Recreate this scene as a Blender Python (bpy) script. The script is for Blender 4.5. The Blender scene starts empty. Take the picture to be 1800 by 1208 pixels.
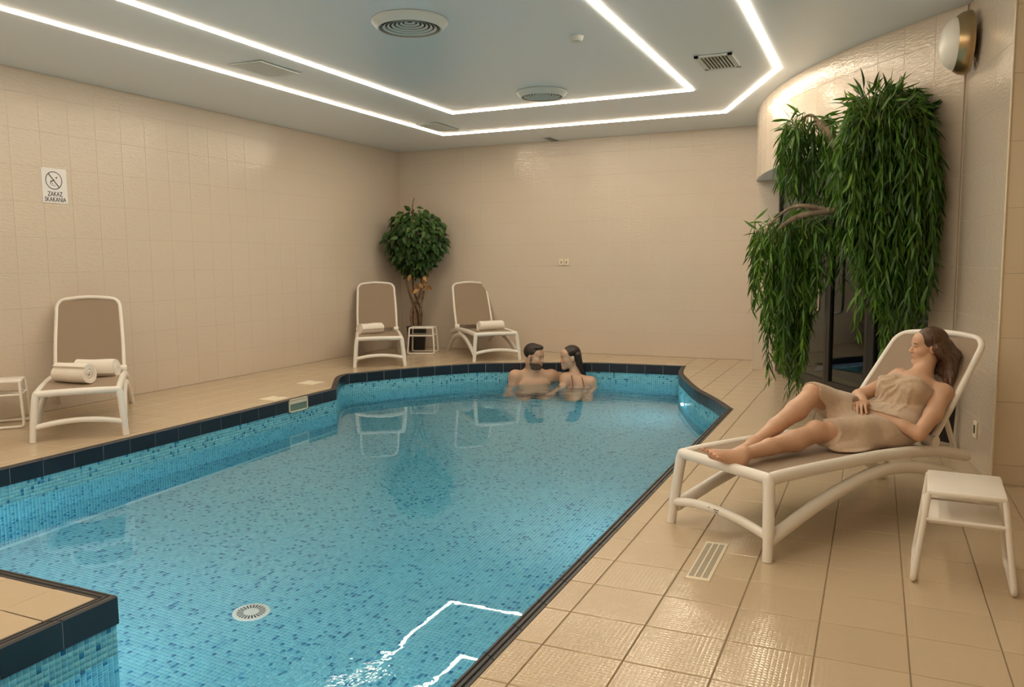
import bpy, bmesh, math, random
import numpy as np
from mathutils import Vector, Matrix
from mathutils.geometry import tessellate_polygon

# ------------------------------------------------------------------ camera
scene = bpy.context.scene
COL = scene.collection
IMG_W, IMG_H, FPX = 1800.0, 1208.0, 1409.2
CAM_H = 1.27
_vy = np.array([1541 - 900, -(455 - 604), -FPX]); _vy /= np.linalg.norm(_vy)      # direction along the long wall
_vx = -np.array([-2225 - 900, -(488 - 604), -FPX]); _vx -= _vy * (_vx @ _vy); _vx /= np.linalg.norm(_vx)
_R = np.stack([_vx, _vy, np.cross(_vx, _vy)])
cam_data = bpy.data.cameras.new('camera')
cam = bpy.data.objects.new('camera', cam_data)
COL.objects.link(cam)
cam_data.sensor_width = 36.0
cam_data.lens = FPX / IMG_W * 36.0
cam_data.clip_start = 0.05
m4 = np.eye(4); m4[:3, :3] = _R; m4[2, 3] = CAM_H
cam.matrix_world = Matrix(m4.tolist())
scene.camera = cam

# ------------------------------------------------------------------ world, exposure
world = bpy.data.worlds.new('world'); scene.world = world
world.use_nodes = True
world.node_tree.nodes['Background'].inputs[0].default_value = (0.02, 0.025, 0.03, 1)
world.node_tree.nodes['Background'].inputs[1].default_value = 1.0
scene.view_settings.view_transform = 'Standard'
scene.view_settings.look = 'None'
scene.view_settings.gamma = 1.0
scene.view_settings.use_curve_mapping = False
scene.view_settings.exposure = 0.55
cy = scene.cycles
cy.use_denoising = True
cy.sample_clamp_indirect = 6.0
cy.max_bounces = 12; cy.diffuse_bounces = 6; cy.glossy_bounces = 6; cy.transmission_bounces = 10; cy.transparent_max_bounces = 12
cy.blur_glossy = 0.5
LED_COLOR = (1.0, 0.83, 0.62); LED_POWER = 30.0
POOL_LAMP_COLOR = (0.75, 0.95, 1.0); POOL_LAMP_POWER = 165.0

# ------------------------------------------------------------------ dimensions read off the photograph
WX, BY, ZC = -6.60, 10.48, 2.92           # long wall, end wall, ceiling
CCX, CCY, CR = 4.605, 10.484, 5.951        # curved wall: centre and radius
SOFFIT = 2.165
RIGHT_X, FRONT_Y = 2.4, -2.4
ZW, ZB, ZCOP = -0.235, -1.10, -0.112       # water, pool bottom, underside of the coping
TX, TY = 0.2775, 0.2735                    # deck tile pitch
TX0, TY0 = 0.138, 2.641
WT, WR = 0.275, 0.3027                     # wall tile pitch

# ------------------------------------------------------------------ helpers
class MB:
    def __init__(s): s.v = []; s.f = []
    def add(s, verts, faces):
        o = len(s.v); s.v += [tuple(map(float, p)) for p in verts]; s.f += [tuple(i + o for i in f) for f in faces]; return s
    def box(s, a, b):
        x0, y0, z0 = a; x1, y1, z1 = b
        return s.add([(x0,y0,z0),(x1,y0,z0),(x1,y1,z0),(x0,y1,z0),(x0,y0,z1),(x1,y0,z1),(x1,y1,z1),(x0,y1,z1)],
                     [(0,3,2,1),(4,5,6,7),(0,1,5,4),(1,2,6,5),(2,3,7,6),(3,0,4,7)])
    def bbox(s, c, size, bev=0.003, rot=None):
        bm = bmesh.new(); bmesh.ops.create_cube(bm, size=1.0)
        bmesh.ops.scale(bm, vec=size, verts=bm.verts)
        if bev: bmesh.ops.bevel(bm, geom=list(bm.edges), offset=bev, segments=2, affect='EDGES', profile=0.5)
        M = Matrix.Translation(c) @ (rot if rot is not None else Matrix.Identity(4))
        bm.verts.index_update()
        s.add([M @ v.co for v in bm.verts], [[v.index for v in f.verts] for f in bm.faces]); bm.free(); return s
    def tube(s, pts, r, n=10, closed=False, cap=True, flat=1.0, up=(0,0,1)):
        P = [Vector(p) for p in pts]; k = len(P)
        R = list(r) if hasattr(r, '__len__') else [r] * k
        T = []
        for i in range(k):
            if closed: t = P[(i+1) % k] - P[i-1]
            else: t = P[min(i+1, k-1)] - P[max(i-1, 0)]
            T.append(t.normalized())
        nrm = Vector(up) - T[0] * T[0].dot(Vector(up))
        if nrm.length < 1e-3: nrm = Vector((1,0,0)) - T[0] * T[0].x
        nrm.normalize(); base = len(s.v)
        for i in range(k):
            nrm = nrm - T[i] * nrm.dot(T[i]); nrm.normalize(); b = T[i].cross(nrm)
            for j in range(n):
                a = 2 * math.pi * j / n
                s.v.append(tuple(P[i] + (b * math.cos(a) * R[i] + nrm * math.sin(a) * R[i] * flat)))
        for i in range(k if closed else k - 1):
            i2 = (i + 1) % k
            for j in range(n):
                j2 = (j + 1) % n
                s.f.append((base+i*n+j, base+i*n+j2, base+i2*n+j2, base+i2*n+j))
        if cap and not closed:
            s.f.append(tuple(base + j for j in range(n))[::-1]); s.f.append(tuple(base + (k-1)*n + j for j in range(n)))
        return s
    def lathe(s, prof, n=32, M=None, close=False):
        M = M or Matrix.Identity(4); base = len(s.v); k = len(prof)
        for r, z in prof:
            for j in range(n):
                a = 2*math.pi*j/n; s.v.append(tuple(M @ Vector((r*math.cos(a), r*math.sin(a), z))))
        for i in range(k if close else k-1):
            i2 = (i+1) % k
            for j in range(n):
                j2 = (j+1) % n
                s.f.append((base+i*n+j, base+i*n+j2, base+i2*n+j2, base+i2*n+j))
        return s
    def prism(s, poly, z0, z1):
        n = len(poly); base = len(s.v)
        tris = tessellate_polygon([[Vector((p[0], p[1], 0)) for p in poly]])
        s.v += [(p[0], p[1], z0) for p in poly] + [(p[0], p[1], z1) for p in poly]
        area = sum(poly[i][0]*poly[(i+1) % n][1] - poly[(i+1) % n][0]*poly[i][1] for i in range(n))
        for t in tris:
            a, b, c = [poly[i] for i in t]
            ccw = (b[0]-a[0])*(c[1]-a[1]) - (b[1]-a[1])*(c[0]-a[0]) > 0
            t = tuple(t) if ccw else tuple(t)[::-1]
            s.f.append(tuple(base+n+i for i in t)); s.f.append(tuple(base+i for i in t)[::-1])
        for i in range(n):
            j = (i+1) % n
            q = (base+i, base+j, base+n+j, base+n+i)
            s.f.append(q if area > 0 else q[::-1])
        return s
    def mesh(s, name, smooth=None):
        me = bpy.data.meshes.new(name); me.from_pydata(s.v, [], s.f); me.update()
        if smooth:
            me.shade_smooth(); me.set_sharp_from_angle(angle=math.radians(smooth))
        return me
    def build(s, name, mat, parent=None, smooth=None):
        return link(name, s.mesh(name, smooth), mat, parent)

def link(name, me, mat=None, parent=None):
    if mat is not None and not me.materials: me.materials.append(mat)
    o = bpy.data.objects.new(name, me); COL.objects.link(o)
    if parent is not None: o.parent = parent
    return o
def tag(o, label=None, cat=None, group=None, kind=None):
    if label: o['label'] = label
    if cat: o['category'] = cat
    if group: o['group'] = group
    if kind: o['kind'] = kind
    return o
def empty(name, loc=(0,0,0), rz=0.0):
    o = bpy.data.objects.new(name, None); COL.objects.link(o); o.location = loc; o.rotation_euler = (0,0,rz); o.empty_display_size = 0.1; return o
def struct(o): o['kind'] = 'structure'; return o
def copy_tree(o, parent=None):
    c = o.copy(); COL.objects.link(c); c.parent = parent
    for ch in [x for x in o.children]: copy_tree(ch, c)
    return c
def spline(pts, n=8, closed=False):
    P = [np.array(p, float) for p in pts]; k = len(P); out = []
    for i in range(k if closed else k-1):
        if closed: p0, p1, p2, p3 = P[i-1], P[i], P[(i+1) % k], P[(i+2) % k]
        else: p0, p1, p2, p3 = P[max(i-1,0)], P[i], P[i+1], P[min(i+2,k-1)]
        for j in range(n):
            t = j/n
            out.append(0.5*((2*p1)+(-p0+p2)*t+(2*p0-5*p1+4*p2-p3)*t*t+(-p0+3*p1-3*p2+p3)*t**3))
    if not closed: out.append(P[-1])
    return [tuple(p) for p in out]
def round_path(pts, rad, n=5, closed=False):
    """polyline with rounded corners"""
    P = [Vector(p) for p in pts]; k = len(P); out = []
    for i in range(k):
        if not closed and i in (0, k-1): out.append(P[i]); continue
        a, b, c = P[i-1], P[i], P[(i+1) % k]
        r = rad[i] if hasattr(rad, '__len__') else rad
        r = min(r, (a-b).length*0.49, (c-b).length*0.49)
        s, e = b + (a-b).normalized()*r, b + (c-b).normalized()*r
        for j in range(n+1):
            t = j/n; out.append(s*(1-t)**2 + b*2*t*(1-t) + e*t*t)
    return [tuple(p) for p in out]
def resample(pts, step):
    P = np.array(pts, float); d = np.r_[0, np.cumsum(np.linalg.norm(np.diff(P, axis=0), axis=1))]
    n = max(1, int(round(d[-1]/step))); s = np.linspace(0, d[-1], n+1)
    return np.stack([np.interp(s, d, P[:, i]) for i in range(P.shape[1])], 1)

# ------------------------------------------------------------------ materials
def mat(name, color=(0.8,0.8,0.8), rough=0.5, metal=0.0, spec=0.5, var=0.0, noise=None, bump=None, sheen=0.0, sss=0.0, coat=0.0):
    """principled material; var = brightness spread per object, noise=(scale, amount), bump=(scale, strength, distance)"""
    m = bpy.data.materials.new(name); m.use_nodes = True
    nt = m.node_tree; b = nt.nodes['Principled BSDF']
    b.inputs['Base Color'].default_value = (*color, 1); b.inputs['Roughness'].default_value = rough
    b.inputs['Metallic'].default_value = metal; b.inputs['Specular IOR Level'].default_value = spec
    if sheen: b.inputs['Sheen Weight'].default_value = sheen
    if coat: b.inputs['Coat Weight'].default_value = coat; b.inputs['Coat Roughness'].default_value = 0.1
    if sss:
        b.inputs['Subsurface Weight'].default_value = sss; b.inputs['Subsurface Radius'].default_value = (0.5,0.2,0.1); b.inputs['Subsurface Scale'].default_value = 0.02
    src = None
    if var or noise:
        hs = nt.nodes.new('ShaderNodeHueSaturation'); hs.inputs['Color'].default_value = (*color, 1)
        val = None
        if var:
            oi = nt.nodes.new('ShaderNodeObjectInfo'); mr = nt.nodes.new('ShaderNodeMapRange')
            mr.inputs['To Min'].default_value = 1-var; mr.inputs['To Max'].default_value = 1+var
            nt.links.new(oi.outputs['Random'], mr.inputs['Value']); val = mr.outputs[0]
        if noise:
            tc = nt.nodes.new('ShaderNodeTexCoord'); nz = nt.nodes.new('ShaderNodeTexNoise'); nz.inputs['Scale'].default_value = noise[0]; nz.inputs['Detail'].default_value = 4
            nt.links.new(tc.outputs['Object'], nz.inputs['Vector'])
            mr2 = nt.nodes.new('ShaderNodeMapRange'); mr2.inputs['From Min'].default_value = 0.3; mr2.inputs['From Max'].default_value = 0.7
            mr2.inputs['To Min'].default_value = 1-noise[1]; mr2.inputs['To Max'].default_value = 1+noise[1]
            nt.links.new(nz.outputs['Fac'], mr2.inputs['Value'])
            if val is not None:
                mu = nt.nodes.new('ShaderNodeMath'); mu.operation = 'MULTIPLY'; nt.links.new(val, mu.inputs[0]); nt.links.new(mr2.outputs[0], mu.inputs[1]); val = mu.outputs[0]
            else: val = mr2.outputs[0]
        nt.links.new(val, hs.inputs['Value']); nt.links.new(hs.outputs[0], b.inputs['Base Color'])
    if bump:
        tc = nt.nodes.new('ShaderNodeTexCoord'); nz = nt.nodes.new('ShaderNodeTexNoise'); nz.inputs['Scale'].default_value = bump[0]; nz.inputs['Detail'].default_value = 3
        nt.links.new(tc.outputs['Object'], nz.inputs['Vector'])
        bp = nt.nodes.new('ShaderNodeBump'); bp.inputs['Strength'].default_value = bump[1]; bp.inputs['Distance'].default_value = bump[2]
        nt.links.new(nz.outputs['Fac'], bp.inputs['Height']); nt.links.new(bp.outputs[0], b.inputs['Normal'])
    return m
def emat(name, color, power):
    m = bpy.data.materials.new(name); m.use_nodes = True; nt = m.node_tree; nt.nodes.clear()
    e = nt.nodes.new('ShaderNodeEmission'); e.inputs[0].default_value = (*color, 1); e.inputs[1].default_value = power
    o = nt.nodes.new('ShaderNodeOutputMaterial'); nt.links.new(e.outputs[0], o.inputs[0]); return m
def tile_mat(name, color, rough, var, mode, strength):
    """glazed ceramic with an embossed pattern: mode 'wall' = fine wavy ridges, 'floor' = little squares"""
    m = mat(name, color, rough, var=var); nt = m.node_tree; b = nt.nodes['Principled BSDF']
    tc = nt.nodes.new('ShaderNodeTexCoord'); oi = nt.nodes.new('ShaderNodeObjectInfo')
    mp = nt.nodes.new('ShaderNodeMapping')
    off = nt.nodes.new('ShaderNodeVectorMath'); off.operation = 'MULTIPLY_ADD'; off.inputs[1].default_value = (7.3, 0, 3.1)
    cx = nt.nodes.new('ShaderNodeCombineXYZ')
    nt.links.new(oi.outputs['Random'], cx.inputs[0]); nt.links.new(oi.outputs['Random'], cx.inputs[2])
    nt.links.new(cx.outputs[0], off.inputs[0]); nt.links.new(tc.outputs['Object'], off.inputs[2])
    nt.links.new(off.outputs[0], mp.inputs['Vector'])
    nz = nt.nodes.new('ShaderNodeTexNoise'); nz.inputs['Detail'].default_value = 2; nz.inputs['Scale'].default_value = 1
    bp = nt.nodes.new('ShaderNodeBump'); bp.inputs['Strength'].default_value = strength; bp.inputs['Distance'].default_value = 0.004
    if mode == 'wall':
        mp.inputs['Scale'].default_value = (22, 75, 22); nt.links.new(mp.outputs[0], nz.inputs['Vector'])
        nt.links.new(nz.outputs['Fac'], bp.inputs['Height'])
    else:
        mp.inputs['Scale'].default_value = (1, 1, 1)
        w1 = nt.nodes.new('ShaderNodeTexWave'); w2 = nt.nodes.new('ShaderNodeTexWave')
        for w, d in ((w1, 'X'), (w2, 'Y')):
            w.bands_direction = d; w.inputs['Scale'].default_value = 19; w.inputs['Distortion'].default_value = 0.6; w.inputs['Detail'].default_value = 1
            nt.links.new(tc.outputs['Object'], w.inputs['Vector'])
        mn = nt.nodes.new('ShaderNodeMath'); mn.operation = 'MINIMUM'
        nt.links.new(w1.outputs['Fac'], mn.inputs[0]); nt.links.new(w2.outputs['Fac'], mn.inputs[1])
        pw = nt.nodes.new('ShaderNodeMath'); pw.operation = 'POWER'; pw.inputs[1].default_value = 0.4; nt.links.new(mn.outputs[0], pw.inputs[0])
        nz.inputs['Scale'].default_value = 14; nt.links.new(off.outputs[0], nz.inputs['Vector'])
        mu = nt.nodes.new('ShaderNodeMath'); mu.operation = 'MULTIPLY_ADD'; mu.inputs[1].default_value = 0.5
        nt.links.new(pw.outputs[0], mu.inputs[0]); nt.links.new(nz.outputs['Fac'], mu.inputs[2])
        nt.links.new(mu.outputs[0], bp.inputs['Height'])
    nt.links.new(bp.outputs[0], b.inputs['Normal'])
    return m

M = {}
M['wall_tile'] = tile_mat('wall_tile', (0.615, 0.53, 0.435), 0.07, 0.006, 'wall', 0.6)
M['pillar_tile'] = tile_mat('pillar_tile', (0.66, 0.55, 0.40), 0.35, 0.03, 'wall', 0.15)
M['floor_tile'] = tile_mat('floor_tile', (0.52, 0.41, 0.28), 0.13, 0.03, 'floor', 0.22)
M['wall_grout'] = mat('wall_grout', (0.50, 0.42, 0.325), 0.5)
M['floor_grout'] = mat('floor_grout', (0.27, 0.20, 0.13), 0.9)
M['ceiling'] = mat('ceiling', (0.80, 0.88, 0.95), 0.22, spec=0.4)
M['coping'] = mat('coping', (0.012, 0.018, 0.030), 0.28, var=0.15)
M['nosing'] = mat('nosing', (0.030, 0.030, 0.034), 0.4)
M['joint'] = mat('joint', (0.42, 0.42, 0.40), 0.8)
M['pool_grout'] = mat('pool_grout', (0.32, 0.66, 0.76), 0.6)
M['white_plastic'] = mat('white_plastic', (0.80, 0.76, 0.70), 0.32)
M['sling'] = mat('sling', (0.29, 0.215, 0.150), 0.75, bump=(900, 0.25, 0.001))
M['towel'] = mat('towel', (0.82, 0.77, 0.70), 0.95, sheen=0.3, bump=(260, 0.5, 0.004))
M['led'] = emat('led', LED_COLOR, LED_POWER)
M['pool_lamp'] = emat('pool_lamp', POOL_LAMP_COLOR, POOL_LAMP_POWER)
M['vent'] = mat('vent', (0.62, 0.66, 0.64), 0.4)
M['vent_dark'] = mat('vent_dark', (0.02, 0.02, 0.02), 0.8)
M['cream'] = mat('cream', (0.74, 0.66, 0.50), 0.4)
M['door_frame'] = mat('door_frame', (0.018, 0.018, 0.017), 0.35)
M['chrome'] = mat('chrome', (0.75, 0.72, 0.68), 0.12, metal=1.0)
M['steel'] = mat('steel', (0.62, 0.57, 0.48), 0.35, metal=0.6)
M['brass'] = mat('brass', (0.45, 0.33, 0.18), 0.30, metal=0.9)
M['frosted'] = mat('frosted', (0.78, 0.76, 0.70), 0.35, sss=0.0)
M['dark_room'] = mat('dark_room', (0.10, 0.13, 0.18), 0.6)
M['black'] = mat('black', (0.012, 0.012, 0.012), 0.5)
M['sign_white'] = mat('sign_white', (0.80, 0.79, 0.78), 0.4)
M['sign_ink'] = mat('sign_ink', (0.02, 0.018, 0.05), 0.5)

def glass_mat(name, color, ior, rough=0.0):
    m = bpy.data.materials.new(name); m.use_nodes = True; nt = m.node_tree; nt.nodes.clear()
    g = nt.nodes.new('ShaderNodeBsdfGlass'); g.inputs['Color'].default_value = (*color, 1); g.inputs['IOR'].default_value = ior; g.inputs['Roughness'].default_value = rough
    o = nt.nodes.new('ShaderNodeOutputMaterial'); nt.links.new(g.outputs[0], o.inputs[0]); return m
M['pane'] = glass_mat('pane', (0.80, 0.84, 0.84), 1.5)

def mosaic_mat():
    m = mat('mosaic', (0.1,0.4,0.6), 0.25); nt = m.node_tree; b = nt.nodes['Principled BSDF']
    at = nt.nodes.new('ShaderNodeAttribute'); at.attribute_name = 'tone'
    cr = nt.nodes.new('ShaderNodeValToRGB'); cr.color_ramp.interpolation = 'CONSTANT'
    el = cr.color_ramp.elements
    tones = [(0.0, (0.15,0.50,0.63)), (0.34, (0.13,0.46,0.60)), (0.62, (0.18,0.55,0.67)), (0.84, (0.09,0.37,0.55)), (0.92, (0.020,0.22,0.40)), (0.965, (0.010,0.16,0.33))]
    el[0].position = 0; el[0].color = (*tones[0][1], 1); el[1].position = tones[1][0]; el[1].color = (*tones[1][1], 1)
    for p, c in tones[2:]:
        e = el.new(p); e.color = (*c, 1)
    nt.links.new(at.outputs['Fac'], cr.inputs[0]); nt.links.new(cr.outputs[0], b.inputs['Base Color'])
    return m
M['mosaic'] = mosaic_mat()

def water_mat():
    m = bpy.data.materials.new('water'); m.use_nodes = True; nt = m.node_tree; nt.nodes.clear()
    N = nt.nodes.new
    g = N('ShaderNodeBsdfGlass'); g.inputs['IOR'].default_value = 1.333; g.inputs['Roughness'].default_value = 0.0; g.inputs['Color'].default_value = (0.96, 1.0, 1.0, 1)
    o = N('ShaderNodeOutputMaterial'); nt.links.new(g.outputs[0], o.inputs[0])
    geo = N('ShaderNodeNewGeometry')
    def dist_mask(c, r0, r1):
        d = N('ShaderNodeVectorMath'); d.operation = 'DISTANCE'; d.inputs[1].default_value = c
        nt.links.new(geo.outputs['Position'], d.inputs[0])
        mr = N('ShaderNodeMapRange'); mr.interpolation_type = 'SMOOTHSTEP'; mr.inputs['From Min'].default_value = r0; mr.inputs['From Max'].default_value = r1
        mr.inputs['To Min'].default_value = 1; mr.inputs['To Max'].default_value = 0
        nt.links.new(d.outputs['Value'], mr.inputs['Value']); return mr.outputs[0]
    def noise(scale, detail=2.0):
        mp = N('ShaderNodeMapping'); mp.inputs['Scale'].default_value = scale; nt.links.new(geo.outputs['Position'], mp.inputs['Vector'])
        n = N('ShaderNodeTexNoise'); n.inputs['Scale'].default_value = 1; n.inputs['Detail'].default_value = detail; nt.links.new(mp.outputs[0], n.inputs['Vector']); return n.outputs['Fac']
    def mul(a, k):
        x = N('ShaderNodeMath'); x.operation = 'MULTIPLY'; nt.links.new(a, x.inputs[0])
        if isinstance(k, float): x.inputs[1].default_value = k
        else: nt.links.new(k, x.inputs[1])
        return x.outputs[0]
    def add(a, c):
        x = N('ShaderNodeMath'); x.operation = 'ADD'; nt.links.new(a, x.inputs[0]); nt.links.new(c, x.inputs[1]); return x.outputs[0]
    h = mul(noise((2.2, 2.2, 1), 1.0), 0.0008)
    h = add(h, mul(noise((9, 9, 1), 2.0), 0.00012))
    h = add(h, mul(mul(noise((4.0, 9.0, 1), 3.0), dist_mask((-3.5, 8.9, ZW), 0.3, 1.9)), 0.012))
    h = add(h, mul(mul(noise((9, 9, 1), 3.0), dist_mask((-1.75, 2.15, ZW), 0.1, 0.50)), 0.0035))
    bp = N('ShaderNodeBump'); bp.inputs['Strength'].default_value = 1.0; bp.inputs['Distance'].default_value = 1.0
    nt.links.new(h, bp.inputs['Height']); nt.links.new(bp.outputs[0], g.inputs['Normal'])
    return m
M['water'] = water_mat()

# ------------------------------------------------------------------ pool outline (deck side of the coping), anticlockwise
right_curve = spline([(-1.075, 6.955), (-1.30, 7.45), (-1.56, 7.95), (-1.815, 8.60), (-1.965, 9.05), (-2.06, 9.652)], 8)
back_curve = spline([(-2.06, 9.652), (-2.80, 9.612), (-3.34, 9.53), (-4.43, 9.06), (-4.80, 8.73), (-5.20, 8.21), (-5.44, 7.80)], 8)
jog = spline([(-5.44, 7.80), (-5.56, 7.58), (-5.49, 7.31), (-5.20, 6.86), (-5.025, 6.60)], 5)
SEGS = [
    [(-1.075, 0.4), (-1.075, 6.955)],
    right_curve, back_curve, jog,
    [(-5.025, 6.60), (-5.025, 2.033)],
    [(-5.025, 2.033), (-2.685, 2.033)],
    [(-2.685, 2.033), (-2.685, 0.4)],
    [(-2.685, 0.4), (-1.075, 0.4)],
]
def seg_normal_offset(pts, d):
    """offset an open run of points to its left (into the pool)"""
    P = np.array(pts, float); out = []
    for i in range(len(P)):
        t = P[min(i+1, len(P)-1)] - P[max(i-1, 0)]; t /= np.linalg.norm(t)
        out.append(P[i] + d*np.array([-t[1], t[0]]))
    return np.array(out)
def line_x(p, t, q, u):
    A = np.array([[t[0], -u[0]], [t[1], -u[1]]]); s = np.linalg.solve(A, q - p); return p + t*s[0]
def offset_segs(d):
    outs = [seg_normal_offset(s, d) for s in SEGS]
    for i in range(len(outs)):
        a, b = outs[i], outs[(i+1) % len(outs)]
        ta, tb = a[-1]-a[-2], b[1]-b[0]
        if abs(ta[0]*tb[1]-ta[1]*tb[0])/(np.linalg.norm(ta)*np.linalg.norm(tb)) > 0.05:
            x = line_x(a[-1], ta, b[0], tb); a[-1] = x; b[0] = x
        else:
            x = (a[-1]+b[0])/2; a[-1] = x; b[0] = x
    return outs
OUT = [np.array(s, float) for s in SEGS]
COPW = 0.055
INN = offset_segs(COPW)
WALLS = offset_segs(COPW - 0.008)
def ring(segs): return [tuple(p) for s in segs for p in s[:-1]]
RING_OUT, RING_IN, RING_WALL = ring(OUT), ring(INN), ring(WALLS)
def in_poly(x, y, poly):
    x = np.asarray(x, float); y = np.asarray(y, float); r = np.zeros(x.shape, bool); n = len(poly)
    for i in range(n):
        x1, y1 = poly[i]; x2, y2 = poly[(i+1) % n]
        c = ((y1 > y) != (y2 > y)) & (x < (x2-x1)*(y-y1)/((y2-y1) if y2 != y1 else 1e-12) + x1)
        r ^= c
    return r
# ------------------------------------------------------------------ floor
FLOOR_OUT = [(WX, FRONT_Y), (RIGHT_X, FRONT_Y), (RIGHT_X, 6.9), (0.9, 6.9), (-0.6, 9.75), (-0.6, BY), (WX, BY)]
def slab_with_hole(outer, hole, z):
    loops = [[Vector((*p, 0)) for p in outer], [Vector((*p, 0)) for p in hole]]
    tris = tessellate_polygon(loops); pts = outer + hole; mb = MB()
    fs = []
    for t in tris:
        a, b, c = [pts[i] for i in t]
        fs.append(tuple(t) if (b[0]-a[0])*(c[1]-a[1])-(b[1]-a[1])*(c[0]-a[0]) > 0 else tuple(t)[::-1])
    mb.add([(p[0], p[1], z) for p in pts], fs)
    return mb
floor = struct(slab_with_hole(FLOOR_OUT, RING_OUT, -0.0035).build('floor', M['floor_grout']))
def tile_verts(poly, bev=0.0018, depth=0.006, inset=0.0022):
    """chamfered tile from a convex polygon (anticlockwise); face at z = 0"""
    n = len(poly); c = np.mean(np.array(poly), 0); mb = MB()
    def shrink(d):
        out = []
        for i in range(n):
            p0, p1, p2 = [np.array(poly[(i+k) % n]) for k in (-1, 0, 1)]
            t1 = (p1-p0)/(np.linalg.norm(p1-p0)+1e-9); t2 = (p2-p1)/(np.linalg.norm(p2-p1)+1e-9)
            n1, n2 = np.array([-t1[1], t1[0]]), np.array([-t2[1], t2[0]])
            k = 1 + n1 @ n2
            out.append(p1 + d*(n1+n2)/max(k, 0.35))
        return out
    a, b = shrink(inset), shrink(inset + bev)
    vs = [(*p, -depth) for p in a] + [(*p, -bev) for p in a] + [(*p, 0) for p in b]
    fs = [tuple(range(2*n, 3*n))]
    for i in range(n):
        j = (i+1) % n
        fs += [(i, j, n+j, n+i), (n+i, n+j, 2*n+j, 2*n+i)]
    return vs, fs
def tile_mesh(name, w, h, m):
    k = dict(bev=0.0006, inset=0.0004) if m is not M['floor_tile'] else {}
    g = 0.0013 if k else 0.0
    mb = MB(); mb.add(*tile_verts([(-w/2,-h/2+g),(w/2,-h/2+g),(w/2,h/2-g),(-w/2,h/2-g)], **k)); me = mb.mesh(name); me.materials.append(m); return me
def clip_half(poly, p, nrm):
    """keep the side of the convex polygon where (x-p).nrm > 0"""
    out = []
    for i in range(len(poly)):
        a, b = np.array(poly[i]), np.array(poly[(i+1) % len(poly)])
        da, db = (a-p) @ nrm, (b-p) @ nrm
        if da > 0: out.append(tuple(a))
        if da*db < 0: out.append(tuple(a+(b-a)*da/(da-db)))
    return out
def edge_runs(x0, x1, y0, y1):
    """pieces of pool outline inside the cell"""
    runs = []
    for s in OUT:
        S = resample(s, 0.02)
        k = (S[:, 0] > x0) & (S[:, 0] < x1) & (S[:, 1] > y0) & (S[:, 1] < y1)
        if k.sum() >= 2:
            i = np.where(k)[0]; runs.append((S[max(i[0]-1, 0)], S[min(i[-1]+1, len(S)-1)]))
    return runs
def poly_area(p): return 0.5*sum(p[i][0]*p[(i+1) % len(p)][1]-p[(i+1) % len(p)][0]*p[i][1] for i in range(len(p)))
full_tile = tile_mesh('tile', TX, TY, M['floor_tile'])
FLOOR_VIS = [(WX, BY), (WX, 0.6), (RIGHT_X, 0.6), (RIGHT_X, 5.149), (0.632, 5.149), (0.5, 6.2), (0.345, 6.33), (0.62, 6.62), (-1.0, 9.57), (-1.275, 9.57), (-1.346, BY)]
cells = []
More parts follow.
